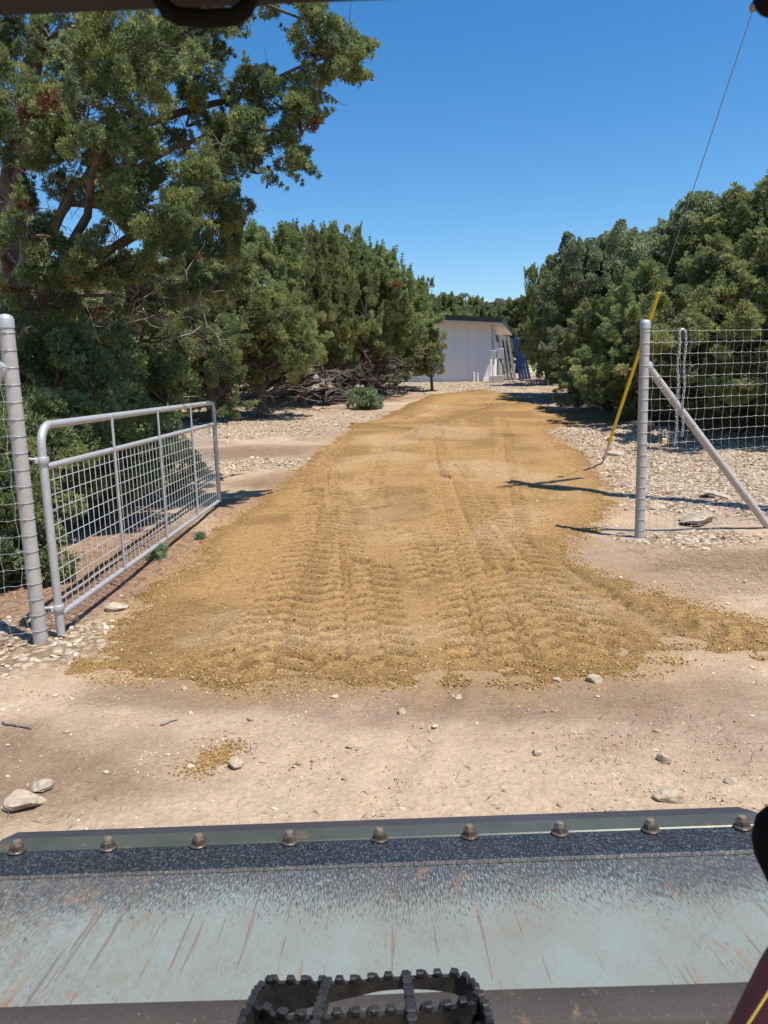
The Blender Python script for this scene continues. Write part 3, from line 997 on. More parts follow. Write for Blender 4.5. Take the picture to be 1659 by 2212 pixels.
# where along the guy the yellow guard starts and ends: match its picture height
def t_for(py_):
    best = None
    for t in np.linspace(0, .8, 3200):
        p = gw(t) - EYE
        c = CAM_ROT.transposed() @ Vector(p)
        y_ = 1106 - FPX * c.y / -c.z
        if best is None or abs(y_ - py_) < best[0]: best = (abs(y_ - py_), t)
    return best[1]
t0, t1 = t_for(958), t_for(632)
guy = thing("guy_wire", tuple(A), "steel guy wire in a yellow plastic guard, anchored in the rubble behind the end post", "guy wire")
L_ = lambda t: tuple(gw(t) - A)
MB().tube([L_(t) for t in np.linspace(.012, min(1.0, 1.0), 8)], .0055, 6).build("wire", M['steel'], guy)
MB().tube([L_(t0), L_((t0 + t1) / 2), L_(t1)], .024, 10).build("guard", M['yellow'], guy)
rod = MB().tube([(-.06, .03, -.12), (0, 0, .0), L_(.012)], .011, 8)
rod.tube([tuple(np.array(L_(.012)) + np.array([.028 * math.cos(a), 0, .028 * math.sin(a)])) for a in np.linspace(0, 6.283, 12)], .008, 6, False)
rod.build("anchor_rod", M['steel'], guy)
cl = MB()
for s_ in (-.018, .018):
    cl.tube([tuple(np.array(L_(.014)) + np.array([s_, 0, 0])), tuple(np.array(L_(t0 * .98)) + np.array([s_ * .8, 0, 0]))], .006, 6)
cl.build("turnbuckle", M['galv'], guy)
ins = MB().lathe([(.02, -.10), (.045, -.07), (.045, -.02), (.028, 0), (.045, .02), (.045, .07), (.02, .10)], L_(tt), tuple(np.array(L_(1)) - np.array(L_(0))), 12)
ins.build("strain_insulator", M['steel'], guy)

# ------------------------------------------------------------------ shed
SD = 34.0
sc_ = at(1062, 824, SD)
SYAW = R(-12)
shed = thing("shed", (sc_[0], sc_[1], sc_[2]), "white board and batten shed with a low black roof at the end of the driveway", "shed", None, SYAW)
SW, SL, SH0, SH1 = 3.7, 9.0, 2.42, 2.75      # x from -SW to 0, y from 0 to SL; eave at x=0
f = MB()
f.add([(-SW, 0, -.1), (0, 0, -.1), (0, 0, SH0), (-SW, 0, SH1), (-SW, .1, -.1), (0, .1, -.1), (0, .1, SH0), (-SW, .1, SH1)],
      [(0, 1, 2, 3), (5, 4, 7, 6), (0, 4, 5, 1), (1, 5, 6, 2), (2, 6, 7, 3), (3, 7, 4, 0)])
for i in range(8):
    xx = -SW + .035 + i * (SW - .07) / 7
    hh_ = SH0 + (SH1 - SH0) * (-xx / SW) - .03
    f.box((xx, -.009, hh_ / 2 - .02), (.06, .024, hh_ + .0), None, .004)
f.box((-SW / 2, -.013, .07), (SW - .002, .03, .16), None, .004)
f.build("front_wall", M['white_wall'], shed, False)
s_ = MB()
s_.box((-.05, SL / 2 + .052, SH0 / 2 - .05), (.1, SL - .1, SH0 + .1), None, 0)
for i in range(18):
    s_.box((.010, .16 + i * .52, SH0 / 2 - .05), (.024, .06, SH0), None, .004)
s_.build("side_wall", M['white_wall'], shed, False)
b_ = MB()
b_.box((-SW + .05, SL / 2 + .05, SH1 / 2 - .1), (.1, SL - .1, SH1 + .0), None, 0)
b_.box((-SW / 2, SL - .02, SH0 / 2), (SW - .22, .1, SH0), None, 0)
b_.build("back_walls", M['white_wall'], shed, False)
ov, oe = .62, .52
def slab(x0, x1, y0, y1, zoff, th):
    zf = lambda x: SH0 + (SH1 - SH0) * (-x / SW) + zoff
    P = [(x, y, zf(x) + dz_) for dz_ in (0, th) for (x, y) in ((x0, y0), (x1, y0), (x1, y1), (x0, y1))]
    return P, [(3, 2, 1, 0), (4, 5, 6, 7), (0, 1, 5, 4), (1, 2, 6, 5), (2, 3, 7, 6), (3, 0, 4, 7)]
rf = MB().add(*slab(-SW - .4, oe, -ov, SL + .4, .075, .17))
for i in range(18):
    rf.add(*slab(-SW - .4, oe + .004, -ov + .02 + i * .57, -ov + .05 + i * .57, .247, .03))
rf.build("roof", M['black_roof'], shed, False)
MB().add(*slab(-SW - .36, oe - .03, -ov + .03, SL + .37, .005, .066)).build("soffit", M['soffit'], shed, False)

def shed_pt(x, y, z=0):
    v = Matrix.Rotation(SYAW, 3, 'Z') @ Vector((x, y, z))
    p = np.array([sc_[0] + v.x, sc_[1] + v.y]); return (p[0], p[1], gh(*p) + z)
# meter pedestal
mp = thing("meter_pedestal", shed_pt(.28, -.9), "grey electric meter boxes on a short pipe set in concrete before the shed corner", "meter", None, SYAW)
MB().box((0, 0, .12), (.62, .36, .34), None, .02).build("concrete_base", M['concrete'], mp)
MB().tube([(.10, 0, .28), (.10, 0, .6), (.10, 0, .98)], [.11, .11, .10], 14).build("pedestal_pipe", M['pipe'], mp)
MB().box((-.12, -.02, 1.16), (.26, .14, .36), None, .015).build("meter_box", M['box_grey'], mp)
MB().box((.16, -.04, 1.20), (.27, .16, .42), None, .015).build("breaker_box", M['box_grey'], mp)
MB().tube([(-.30, -.02, 0), (-.30, -.02, .5), (-.27, -.02, .62), (-.20, -.02, .66), (-.13, -.02, .70), (-.12, -.02, 1.0)], .03, 10).build("conduit", M['pvc'], mp)
for i, (px_, hh_, lb) in enumerate(((-.62, .42, "taller white pipe stub rising from the gravel by the shed corner"), (-.46, .38, "shorter white pipe stub between the taller stub and the meter pedestal"))):
    o = MB().lathe([(.045, -.1), (.045, hh_ - .05), (.056, hh_ - .048), (.056, hh_), (.03, hh_ + .006)], n=14).build("pipe_stub", M['pvc'])
    o.location = shed_pt(px_ - .1, -.55); tag(o, lb, "pipe", "pipe stubs by the shed")
mb_ = thing("wall_meter", shed_pt(-SW + .22, -.10, 0), "small grey service box on a post at the tree end of the shed front", "meter", None, SYAW)
MB().box((0, 0, 1.15), (.22, .10, .34), None, .012).build("service_box", M['box_grey'], mb_)
MB().tube([(0, 0, -.1), (0, 0, .5), (0, 0, .99)], .025, 8).build("conduit", M['box_grey'], mb_)

# long panels leaned against the shed's side wall
def corrugated(w, h, nrib, depth):
    P, Fc = [], []
    n = nrib * 6
    for j in range(2):
        for i in range(n + 1):
            t = i / n
            z = depth * max(-1, min(1, 1.8 * math.sin(t * nrib * 2 * math.pi)))
            for s in (0, .012):
                P.append((z + s, (t - .5) * w, j * h))
    st = (n + 1) * 2
    for i in range(n):
        a = i * 2
        Fc.append((a, a + 2, a + 2 + st, a + st)); Fc.append((a + 1, a + 1 + st, a + 3 + st, a + 3))
        Fc.append((a + st, a + 2 + st, a + 3 + st, a + 1 + st)); Fc.append((a, a + 1, a + 3, a + 2))
    e = n * 2
    Fc.append((0, st, st + 1, 1)); Fc.append((e, e + 1, e + st + 1, e + st))
    return P, Fc
def leaning(name, x, y, hgt, lean, wid, mat, label, group, yaw):
    mb = MB().add(*corrugated(wid, hgt, 3, .022))
    o = mb.build(name, mat, None, False)
    o.location = shed_pt(x, y, -.02)
    o.rotation_mode = 'XYZ'
    o.rotation_euler = (0, -lean, SYAW + yaw)
    tag(o, label, "panel", group)
gl = ["innermost grey ribbed panel leaning on the shed side wall", "second grey ribbed panel from the shed side wall", "third grey ribbed panel, its foot before the fourth", "outermost grey ribbed panel, touching the blue ones"]
for i in range(4):
    leaning("leaning_panel",   .52 + i * .155, .30 + i * .05, 2.02 - .03 * i, R(10.5), .24, M['panel_grey'], gl[i], "grey panels leaned on the shed", R(-28))
bl = ["innermost blue panel, beside the grey panels", "second blue panel, slightly taller than its neighbours", "third blue panel with a pale top edge", "outermost blue panel, farthest from the shed wall"]
for i in range(4):
    leaning("leaning_panel",   1.22 + i * .13, .65 + i * .15, (1.86, 1.96, 1.84, 1.66)[i], R(11.5 + i), .22, M['panel_blue'], bl[i], "blue panels leaned beside the grey ones", R(-28))

# ------------------------------------------------------------------ trees
def blades(base, dirs, L, W, k, spread, rng):
    """k narrow kites fanned from every spray base"""
    n = len(base)
    b = np.repeat(base, k, 0)
    d = np.repeat(dirs, k, 0) + rng.normal(0, spread, (n * k, 3))
    d /= np.linalg.norm(d, axis=1)[:, None] + 1e-9
    l = L * rng.uniform(.55, 1.15, n * k)[:, None]
    sd = np.cross(d, rng.normal(0, 1, (n * k, 3)))
    sd /= np.linalg.norm(sd, axis=1)[:, None] + 1e-9
    w = W * rng.uniform(.7, 1.3, n * k)[:, None]
    b = b + rng.normal(0, L * .12, (n * k, 3))
    V = np.stack([b, b + d * l * .55 + sd * w, b + d * l, b + d * l * .55 - sd * w], 1)
    return V.reshape(-1, 3), np.arange(4 * n * k).reshape(-1, 4)

def clumps_to_mesh(name, C, Rc, tint, axis, rng, per, L, W, k, spread=.5, dens=None):
    """foliage tufts: C centres, Rc radii, axis outward direction of every clump"""
    n = len(C)
    cnt = np.maximum(6, (per * (Rc / Rc.mean()) ** 2).astype(int))
    idx = np.repeat(np.arange(n), cnt)
    u = rng.normal(0, 1, (len(idx), 3)); u /= np.linalg.norm(u, axis=1)[:, None]
    u += axis[idx] * .55; u /= np.linalg.norm(u, axis=1)[:, None]
    rad = Rc[idx] * rng.uniform(.35, 1.0, len(idx)) ** .7
    base = C[idx] + u * rad[:, None] * np.array([1, 1, .85])
    dirs = u + axis[idx] * .6 + np.array([0, 0, .45])
    V, F = blades(base, dirs, L, W, k, spread, rng)
    t = np.clip(tint[idx] + rng.normal(0, .13, len(idx)), 0, .94)
    dead = tint[idx] > 1.2
    t = np.where(dead, 1.0, t)
    t = np.repeat(t, k * 4)
    return np_mesh(name, V, F, False, {'tint': ('FLOAT', t)})

def curve_pts(a, b, sag, rng, n=6, wob=.06):
    a, b = np.array(a, float), np.array(b, float)
    l = np.linalg.norm(b - a)
    out = []
    for t in np.linspace(0, 1, n):
        p = a * (1 - t) + b * t + np.array([0, 0, sag * l * math.sin(math.pi * t)])
        if 0 < t < 1: p = p + rng.normal(0, wob * l * .4, 3)
        out.append(p)
    return out

def dead_tangle(mb, n, r0, r1, z0, z1, rng, rad=.012):
    for _ in range(n):
        a = rng.uniform(0, 6.283)
        z = rng.uniform(z0, z1)
        p0 = np.array([math.cos(a) * r0 * .3, math.sin(a) * r0 * .3, z])
        ln = rng.uniform(.5, 1) * r1
        p1 = np.array([math.cos(a) * ln, math.sin(a) * ln, z + rng.uniform(-.5, .25) * ln * .6])
        p1[2] = max(.05, p1[2])
        pts = curve_pts(p0, p1, .08, rng, 6, .12)
        q = rng.uniform(.6, 1.3)
        mb.tube(pts, [rad * q * (1 - .75 * t) for t in np.linspace(0, 1, 6)], 4, False)
        for _k in range(4):
            s = pts[rng.integers(2, 6)]
            e = s + rng.normal(0, .22, 3) * r1 * .5
            e[2] = max(.03, e[2])
            mb.tube(curve_pts(s, e, .05, rng, 4, .15), [rad * .45, rad * .35, rad * .25, rad * .12], 3, False)

def make_tree(kind, label, cat, group, H, W, seed, nclump, rc, per, L, Wd, k, z_low=.18, mat='juniper', ndead=22, cone=.55, dead_frac=.012, lean=0, nlobe=15, spire=.0):
    """a tree of unit position: H tall, W wide, foot at the origin"""
    rng = np.random.default_rng(seed)
    root = thing(kind, (0, 0, 0), label, cat, group)
    tr = MB()
    lt = [np.array([lean * t * H * .2 + .04 * math.sin(3 * t + seed), .05 * math.cos(4 * t), t * H * .9]) for t in np.linspace(0, 1, 9)]
    r0 = .028 * H
    tr.tube([lt[0] - np.array([0, 0, .2])] + lt, [r0 * 1.25] + [r0 * (1 - .9 * t) for t in np.linspace(0, 1, 9)], 9)
    # crown lobes: uneven outline
    nl = nlobe
    lobes = []
    for i in range(nl):
        t = z_low + (1 - z_low) * (i + rng.uniform(0, .8)) / nl
        a = rng.uniform(0, 6.283)
        prof = math.sin(math.pi * min(1, (t - z_low * .4) / (1 - z_low * .4)) ** (1 - .35 * cone)) ** .75
        rr_ = W * .5 * prof * rng.uniform(.25, .85)
        lobes.append((np.array([math.cos(a) * rr_, math.sin(a) * rr_, t * H * .93]), W * .5 * (prof * .42 + .10) * rng.uniform(.4, 1.0)))
    for _ in range(5):
        lobes.append((np.array([rng.normal(0, .10) * W, rng.normal(0, .10) * W, H * rng.uniform(.80, .94)]), W * rng.uniform(.06, .10)))
    C, Ax = [], []
    for c, r_ in lobes:
        st = lt[min(8, int(max(0, c[2] - .25 * W * .5) / (H * .9) * 8))]
        tr.tube(curve_pts(st, c, .06, rng, 6, .1), [r0 * .5, r0 * .42, r0 * .34, r0 * .26, r0 * .16, r0 * .08], 5, False)
        m = int(nclump * r_ ** 2 / sum(q[1] ** 2 for q in lobes)) + 4
        u = rng.normal(0, 1, (m, 3)); u /= np.linalg.norm(u, axis=1)[:, None]
        rad = r_ * rng.uniform(.35, 1.0, m) ** .5
        p = c + u * rad[:, None] * np.array([1, 1, 1.3])
        C.append(p); Ax.append(u)
        for j in range(0, m, 3):
            tr.tube(curve_pts(c, p[j], .03, rng, 4, .12), [r0 * .10, r0 * .08, r0 * .06, r0 * .03], 3, False)
    C = np.concatenate(C); Ax = np.concatenate(Ax)
    kq = C[:, 2] > z_low * H * rng.uniform(.75, 1.4, len(C))
    C, Ax = C[kq], Ax[kq]
    q95 = np.percentile(np.hypot(C[:, 0], C[:, 1]), 95)
    sc_w = W * .46 / q95
    C = C * np.array([sc_w, sc_w, 1.0])
    C[:, 2] = np.minimum(C[:, 2], H * (.96 - .05 * rng.uniform(0, 1, len(C)) ** 2))
    Rc = rc * rng.uniform(.5, 1.35, len(C))
    if spire:
        hor = np.hypot(C[:, 0], C[:, 1]) / (W * .5)
        pick = rng.uniform(0, 1, len(C)) < .22 + .25 * (C[:, 2] > H * .72) + .14 * (hor > .6)
        pick &= C[:, 2] < H * .93
        b_, a_, r_s = C[pick], Ax[pick], Rc[pick]
        up = np.array([0, 0, 1.0]) + a_ * np.array([.55, .55, .2]) + rng.normal(0, .18, a_.shape)
        up /= np.linalg.norm(up, axis=1)[:, None]
        for i_ in (1, 2, 3, 4):
            st_ = rc * spire * i_
            C = np.concatenate([C, b_ + up * st_]); Ax = np.concatenate([Ax, up * 1.6]); Rc = np.concatenate([Rc, r_s * (1 - .19 * i_)])
    tint = np.clip(rng.normal(.45, .22, len(C)), 0, .93)
    tint[rng.uniform(0, 1, len(C)) < dead_frac] = 2.0
    tr.build("trunk", M['bark'], root)
    new_obj("crown", clumps_to_mesh("crown", C, Rc, tint, Ax, rng, per, L, Wd, k), M[mat], root)
    if ndead:
        db = MB(); dead_tangle(db, ndead, .3, W * .42, .15, H * .30, rng, .013)
        db.build("dead_branches", M['brush'], root, False)
    return root

TREE_G = "juniper trees along the clearing"
def place(root, H0, W0, px, d, top_py, wid, label, first=False, rz=0):
    p = at(px, 820, d); x = p[0]
    g = gh(x, d)
    zt = at(px, top_py, d)[2]
    sH = (zt - g) / H0 / 1.0
    sW = wid / W0
    if first:
        root.location = (x, d, g); root.scale = (sW, sW, sH); root.rotation_euler = (0, 0, rz); root['label'] = label
        return root
    return copy_tree(root, (x, d, g), rz, (sW, sW, sH), label)

JH, JW = 5.8, 4.4
jun = [make_tree("juniper_tree", "juniper", "tree", TREE_G, JH, JW, 21 + i, 560, .15, 40, .085, .0082, 6, (.24, .26, .21, .07)[i], 'juniper', (34, 34, 30, 12)[i], (.6, .3, .5, .5)[i], nlobe=28, spire=.72) for i in range(4)]
OH, OW = 5.2, 4.8
oak = [make_tree("oak_tree", "oak", "tree", "live oaks among the junipers", OH, OW, 51 + i, 800, .19, 46, .055, .0135, 5, .2, 'oak', 8, .1, .0, nlobe=24, spire=.3) for i in range(2)]
used = set()
def T(kind, i, *a):
    src = (jun if kind == 'j' else oak)[i]
    H0, W0 = (JH, JW) if kind == 'j' else (OH, OW)
    f = (kind, i) not in used
    used.add((kind, i))
    place(src, H0, W0, *a[:-1], a[-1] if False else a[-1], first=f, rz=(len(used) * 1.3 + a[0] * .01 + a[1]))
# the wood on the gate's side of the driveway
T('j', 0, 565, 21, 478, 4.0, "slim juniper whose top shows just under the big tree's drooping tips")
T('j', 1, 655, 24, 478, 3.2, "tall juniper behind the bare brush pile, first of the row with twin tops")
T('j', 2, 728, 25, 480, 3.2, "tall juniper with the second of the twin tops in the row")
T('j', 0, 800, 26, 516, 4.0, "broad juniper in the middle of the row leading to the shed")
T('j', 1, 818, 27.5, 550, 3.3, "juniper overhanging the tree end of the white shed")
T('j', 2, 915, 42, 596, 2.2, "thin juniper peeping past the juniper that overhangs the shed")
T('j', 2, 450, 20.5, 560, 4.4, "bushy juniper behind the far end of the open gate")
T('j', 1, 330, 20, 540, 5.0, "shaded juniper deep behind the middle of the gate")
T('j', 0, 190, 19, 560, 5.0, "shaded juniper behind the big tree's trunk")
T('j', 2, 60, 21, 560, 5.2, "juniper farthest behind the fence post of the gate")
T('j', 0, -150, 17, 520, 5.5, "juniper beyond the near wire fence, mostly out of frame")
# the wood across the driveway
T('j', 3, 1655, 16.5, 372, 5.6, "tallest juniper behind the wire fence, reaching up beside the guy wire")
T('o', 0, 1490, 18.5, 418, 4.6, "live oak the guy wire crosses, behind the end post")
T('j', 3, 1565, 15.3, 500, 3.6, "dark juniper right behind the wire mesh, with rusty dead sprays low down")
T('j', 3, 1400, 17.5, 560, 3.2, "dark juniper behind the yellow guard")
T('o', 1, 1310, 23, 486, 4.0, "pale live oak rising above the junipers, midway to the shed")
T('j', 3, 1310, 20.0, 640, 3.2, "low juniper overhanging the driveway before the pale oak")
T('j', 3, 1245, 25, 540, 2.7, "juniper between the pale oak and the leaning panels")
T('o', 0, 1255, 23.0, 640, 2.7, "low bright live oak beside the leaning panels")
T('j', 0, 1180, 30, 566, 2.5, "open topped juniper standing behind the blue panels")
T('j', 3, 1800, 14, 420, 5.0, "juniper past the brace, its edge just inside the frame")
T('o', 1, 1700, 20, 400, 5.0, "live oak farther back behind the tallest juniper")
# behind the shed
for px, d, tp, w_, k, i, lb in ((965, 47, 632, 5.0, 'j', 2, "far juniper behind the middle of the shed roof"), (1020, 50, 640, 5.0, 'j', 1, "far juniper with a pointed top above the shed roof"),
                           (1075, 48, 642, 5.0, 'o', 1, "far live oak above the shed eave"), (1120, 45, 640, 4.5, 'j', 0, "far juniper behind the leaning panels"), (905, 46, 640, 5.5, 'j', 0, "far juniper behind the hidden end of the shed")):
    T(k, i, px, d, tp, w_, lb)
# further wood outside and behind the gaps
for px, d, tp, w_, k, i, lb in ((800, 30, 620, 6.0, 'j', 3, "distant juniper behind the twin topped row"), (640, 29, 620, 6.0, 'j', 3, "distant juniper behind the brush pile"), (490, 27, 620, 6.0, 'j', 3, "distant juniper behind the gate's far end"),
                           (300, 27, 620, 6.0, 'j', 3, "distant juniper behind the middle of the gate"), (110, 27, 620, 6.0, 'j', 3, "distant juniper behind the fence post of the gate"), (1330, 32, 600, 6.0, 'j', 1, "distant juniper behind the pale live oak"), (1520, 28, 520, 6.0, 'j', 2, "distant juniper behind the guy wire oak")):
    T(k, i, px, d, tp, w_, lb)

# the big juniper on the gate side, limb by limb
def big_tree():
    rng = np.random.default_rng(5)
    B = at(8, 1100, 9.6); bx, by = B[0], B[1]; bz = gh(bx, by)
    root = thing("juniper_tree", (bx, by, bz), "huge spreading juniper leaning over the gate, filling the upper corner of the view", "tree", TREE_G)
    o = np.array([bx, by, bz])
    W_ = lambda px, py, d: at(px, py, d) - o
    tr = MB()
    tr.tube([(0, 0, -.3), (0.02, 0, .5), tuple(W_(25, 800, 9.6)), tuple(W_(35, 600, 9.5)), tuple(W_(20, 420, 9.4)), tuple(W_(60, 200, 9.3)), tuple(W_(110, -100, 9.2)), tuple(W_(130, -400, 9.2))], [.26, .21, .17, .15, .13, .11, .09, .05], 12)
    limbs = [
        [(30, 620, 9.5), (110, 500, 9.4), (165, 400, 9.3), (270, 365, 9.1), (380, 315, 9.0), (450, 290, 8.9), (560, 280, 8.8), (640, 270, 8.7)],
        [(165, 400, 9.3), (230, 330, 9.4), (325, 265, 9.4), (415, 235, 9.3), (500, 220, 9.2), (555, 195, 9.1), (650, 140, 9.0), (745, 95, 9.0)],
        [(60, 200, 9.3), (180, 170, 9.0), (260, 150, 8.8), (400, 60, 8.7), (560, 0, 8.8), (690, 50, 8.9)],
        [(35, 600, 9.5), (150, 440, 9.8), (220, 450, 10), (300, 445, 10), (420, 430, 10), (500, 460, 9.8)],
        [(20, 420, 9.4), (60, 330, 9.0), (70, 250, 8.7), (130, 290, 8.4), (200, 280, 8.2)],
        [(25, 800, 9.6), (140, 560, 9.2), (250, 520, 8.8), (340, 470, 8.6), (420, 400, 8.5)],
        [(25, 800, 9.6), (100, 610, 8.9), (180, 470, 8.0), (200, 380, 7.5), (230, 270, 7.3), (280, 140, 7.4)],
        [(100, 610, 8.9), (200, 560, 8.2), (300, 490, 7.7), (400, 410, 7.8)],
        [(35, 600, 9.5), (0, 560, 9), (60, 490, 8.4)],
        [(60, 200, 9.3), (90, 100, 9.0), (160, 60, 8.6), (280, 90, 8.4)],
        [(25, 700, 9.6), (120, 640, 10.4), (250, 640, 11), (380, 660, 11.3), (480, 760, 11.6), (505, 880, 11.8)],
        [(25, 800, 9.6), (90, 730, 9.8), (180, 720, 10), (280, 780, 10.2)],
        [(165, 400, 9.3), (300, 470, 9.5), (400, 520, 9.7), (470, 540, 9.8)],
    ]
    for L in limbs:
        pts = [W_(*p) + rng.normal(0, .03, 3) for p in L]
        n = len(pts)
        tr.tube(pts, [.065 * (1 - .88 * i / (n - 1)) for i in range(n)], 7)
    Z = [  # px, py, rx, ry, depth, half depth, clumps
        (90, 95, 120, 70, 8.8, .9, 62), (280, 105, 120, 70, 7.6, .8, 62), (430, 140, 45, 75, 8.9, .5, 26), (430, 55, 70, 25, 8.8, .5, 18), (500, 20, 90, 30, 8.8, .5, 16),
        (672, 60, 34, 42, 8.9, .4, 15), (748, 95, 42, 38, 9.0, .4, 18), (695, 150, 55, 55, 9.0, .5, 26), (620, 215, 75, 45, 9.1, .5, 32), (545, 185, 45, 30, 9.1, .4, 13),
        (650, 270, 36, 34, 8.9, .4, 14), (560, 285, 60, 40, 8.9, .5, 22), (545, 350, 38, 26, 8.8, .4, 11), (622, 335, 34, 28, 8.8, .4, 12), (575, 385, 14, 16, 8.8, .2, 3),
        (480, 345, 30, 34, 9, .4, 8), (475, 395, 22, 34, 9, .4, 7), (505, 455, 26, 34, 9.4, .4, 10), (500, 300, 40, 24, 9, .3, 8), (455, 470, 30, 30, 9.5, .4, 7), (405, 395, 55, 36, 7.9, .4, 17), (330, 465, 95, 50, 7.7, .6, 42),
        (60, 485, 60, 36, 7.4, .5, 22), (200, 560, 115, 55, 7.9, .7, 42), (450, 535, 55, 38, 9.7, .5, 17), (90, 645, 100, 60, 8.2, .7, 34), (320, 620, 140, 55, 10, 1.0, 48), (480, 610, 60, 50, 10.4, .6, 18),
        (60, 260, 75, 90, 7.6, .8, 44), (190, 270, 85, 75, 7.3, .7, 44), (280, 225, 70, 45, 7.6, .6, 24), (350, 160, 50, 60, 9.0, .6, 18), (230, 390, 90, 42, 8.0, .7, 22), (120, 400, 60, 50, 9.6, .6, 10), (20, 380, 40, 60, 9.2, .6, 12),
        (120, 720, 110, 60, 10.2, .8, 30), (300, 720, 120, 60, 10.8, .9, 34), (440, 720, 70, 60, 11.4, .7, 24), (480, 800, 40, 40, 11.6, .4, 11), (505, 885, 22, 18, 11.8, .25, 9), (200, 830, 120, 60, 10.8, .8, 26), (360, 830, 60, 50, 11.2, .6, 14), (30, 740, 30, 30, 8.2, .4, 8), (400, 250, 60, 24, 9.2, .4, 9), (330, 310, 50, 20, 9.2, .4, 6),
        (100, -110, 160, 120, 9, 1.2, 60), (330, -110, 150, 100, 9, 1.0, 50), (560, -100, 120, 80, 9, .8, 26), (-160, 200, 130, 300, 9.2, 1.4, 110), (-160, 600, 130, 200, 9.4, 1.4, 60),
    ]
    C, Ax, Rc = [], [], []
    for px, py, rx, ry, d, hd, n in Z:
        c = W_(px, py, d)
        ex, ez = rx / FPX * d, ry / FPX * d
        u = rng.normal(0, 1, (n, 3)); u /= np.linalg.norm(u, axis=1)[:, None]
        p = c + u * (rng.uniform(.1, 1.0, n) ** .45)[:, None] * np.array([ex, hd, ez])
        C.append(p); Ax.append(u * np.array([1, 1, .8]) + np.array([0, 0, .15]))
        Rc.append(np.full(n, .088) * rng.uniform(.5, 1.5, n))
        for j in range(0, n, 3):
            q0 = c + (p[j] - c) * .05 - np.array([0, 0, .1])
            tr.tube(curve_pts(q0, p[j], .04, rng, 4, .14), [.016, .012, .008, .004], 4, False)
            for _ in range(1):
                e = p[j] + rng.normal(0, .2, 3)
                tr.tube(curve_pts(q0 * .4 + p[j] * .6, e, .02, rng, 4, .15), [.006, .005, .004, .002], 3, False)
    C = np.concatenate(C); Ax = np.concatenate(Ax); Rc = np.concatenate(Rc)
    kp = rng.uniform(0, 1, len(C)) < .70
    C, Ax, Rc = C[kp], Ax[kp], Rc[kp]
    pick = rng.uniform(0, 1, len(C)) < .62
    b_, r_s = C[pick], Rc[pick]
    out = Ax[pick] * np.array([.9, .6, .45]) + np.array([.35, 0, 0]) + rng.normal(0, .35, (pick.sum(), 3))
    out[:, 2] += np.where(rng.uniform(0, 1, pick.sum()) < .6, .55, -.6)
    out /= np.linalg.norm(out, axis=1)[:, None]
    for i_ in (1, 2, 3):
        C = np.concatenate([C, b_ + out * .085 * i_]); Ax = np.concatenate([Ax, out * 1.5]); Rc = np.concatenate([Rc, r_s * (1 - .22 * i_)])
    tint = np.clip(rng.normal(.48, .24, len(C)), 0, .93)
    tint[rng.uniform(0, 1, len(C)) < .014] = 2.0
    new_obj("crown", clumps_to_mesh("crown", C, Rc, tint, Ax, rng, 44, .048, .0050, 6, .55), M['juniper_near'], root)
    nwood = len(tr.f)
    for _ in range(150):
        a = W_(rng.uniform(0, 480), rng.uniform(250, 760), rng.uniform(8.6, 10.6))
        e = a + rng.normal(0, .32, 3) + np.array([.1, 0, 0])
        pts = curve_pts(a, e, .05, rng, 5, .15)
        tr.tube(pts, [.008, .007, .005, .004, .002], 4, False)
        for _k in range(2):
            s = pts[rng.integers(1, 4)]
            tr.tube(curve_pts(s, s + rng.normal(0, .14, 3), .05, rng, 3, .15), [.004, .003, .0015], 3, False)
    to = tr.build("trunk", M['bark'], root)
    to.data.materials.append(M['twig'])
    to.data.polygons.foreach_set('material_index', [0 if k_ < nwood else 1 for k_ in range(len(to.data.polygons))])
big_tree()

# young junipers and shrubs
def shrub(kind, label, cat, group, px, py, d, H, W, seed, n, rc, per, L, Wd, k, mat, dead=0, zl=.05, x=None):
    t = make_tree(kind, label, cat, group, H, W, seed, n, rc, per, L, Wd, k, zl, mat, dead, .3, .0)
    if x is None:
        x = at(px, py, d)[0]
    t.location = (x, d, gh(x, d))
    return t
JB = "low junipers behind the gate"
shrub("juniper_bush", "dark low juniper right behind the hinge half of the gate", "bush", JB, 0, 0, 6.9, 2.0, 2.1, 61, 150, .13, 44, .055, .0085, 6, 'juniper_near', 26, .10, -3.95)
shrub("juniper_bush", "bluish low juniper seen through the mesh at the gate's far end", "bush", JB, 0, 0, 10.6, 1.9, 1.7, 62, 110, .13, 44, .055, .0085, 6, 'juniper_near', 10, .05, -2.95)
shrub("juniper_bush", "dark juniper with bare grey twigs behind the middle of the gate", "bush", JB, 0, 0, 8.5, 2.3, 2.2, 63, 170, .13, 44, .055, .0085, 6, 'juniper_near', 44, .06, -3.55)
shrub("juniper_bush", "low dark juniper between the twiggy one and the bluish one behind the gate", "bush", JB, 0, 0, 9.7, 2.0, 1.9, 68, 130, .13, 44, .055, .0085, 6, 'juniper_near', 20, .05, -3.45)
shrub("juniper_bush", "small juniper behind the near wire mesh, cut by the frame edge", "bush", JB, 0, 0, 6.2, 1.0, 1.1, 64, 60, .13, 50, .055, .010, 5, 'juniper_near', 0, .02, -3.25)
shrub("juniper_sapling", "slim juniper sapling in front of the tree end of the shed", "sapling", None, 932, 850, 28.5, 2.2, .95, 65, 34, .14, 30, .10, .012, 5, 'juniper', 0, .3)
shrub("green_shrub", "pale green shrub at the foot of the brush pile", "shrub", None, 785, 870, 22.5, .50, .9, 66, 22, .10, 22, .09, .018, 5, 'shrub', 0, .02)
shrub("weed_tuft", "small green weed on the bare soil before the gate", "weed", None, 345, 1215, 6.95, .10, .18, 67, 18, .02, 7, .045, .0035, 4, 'shrub', 0, .02)
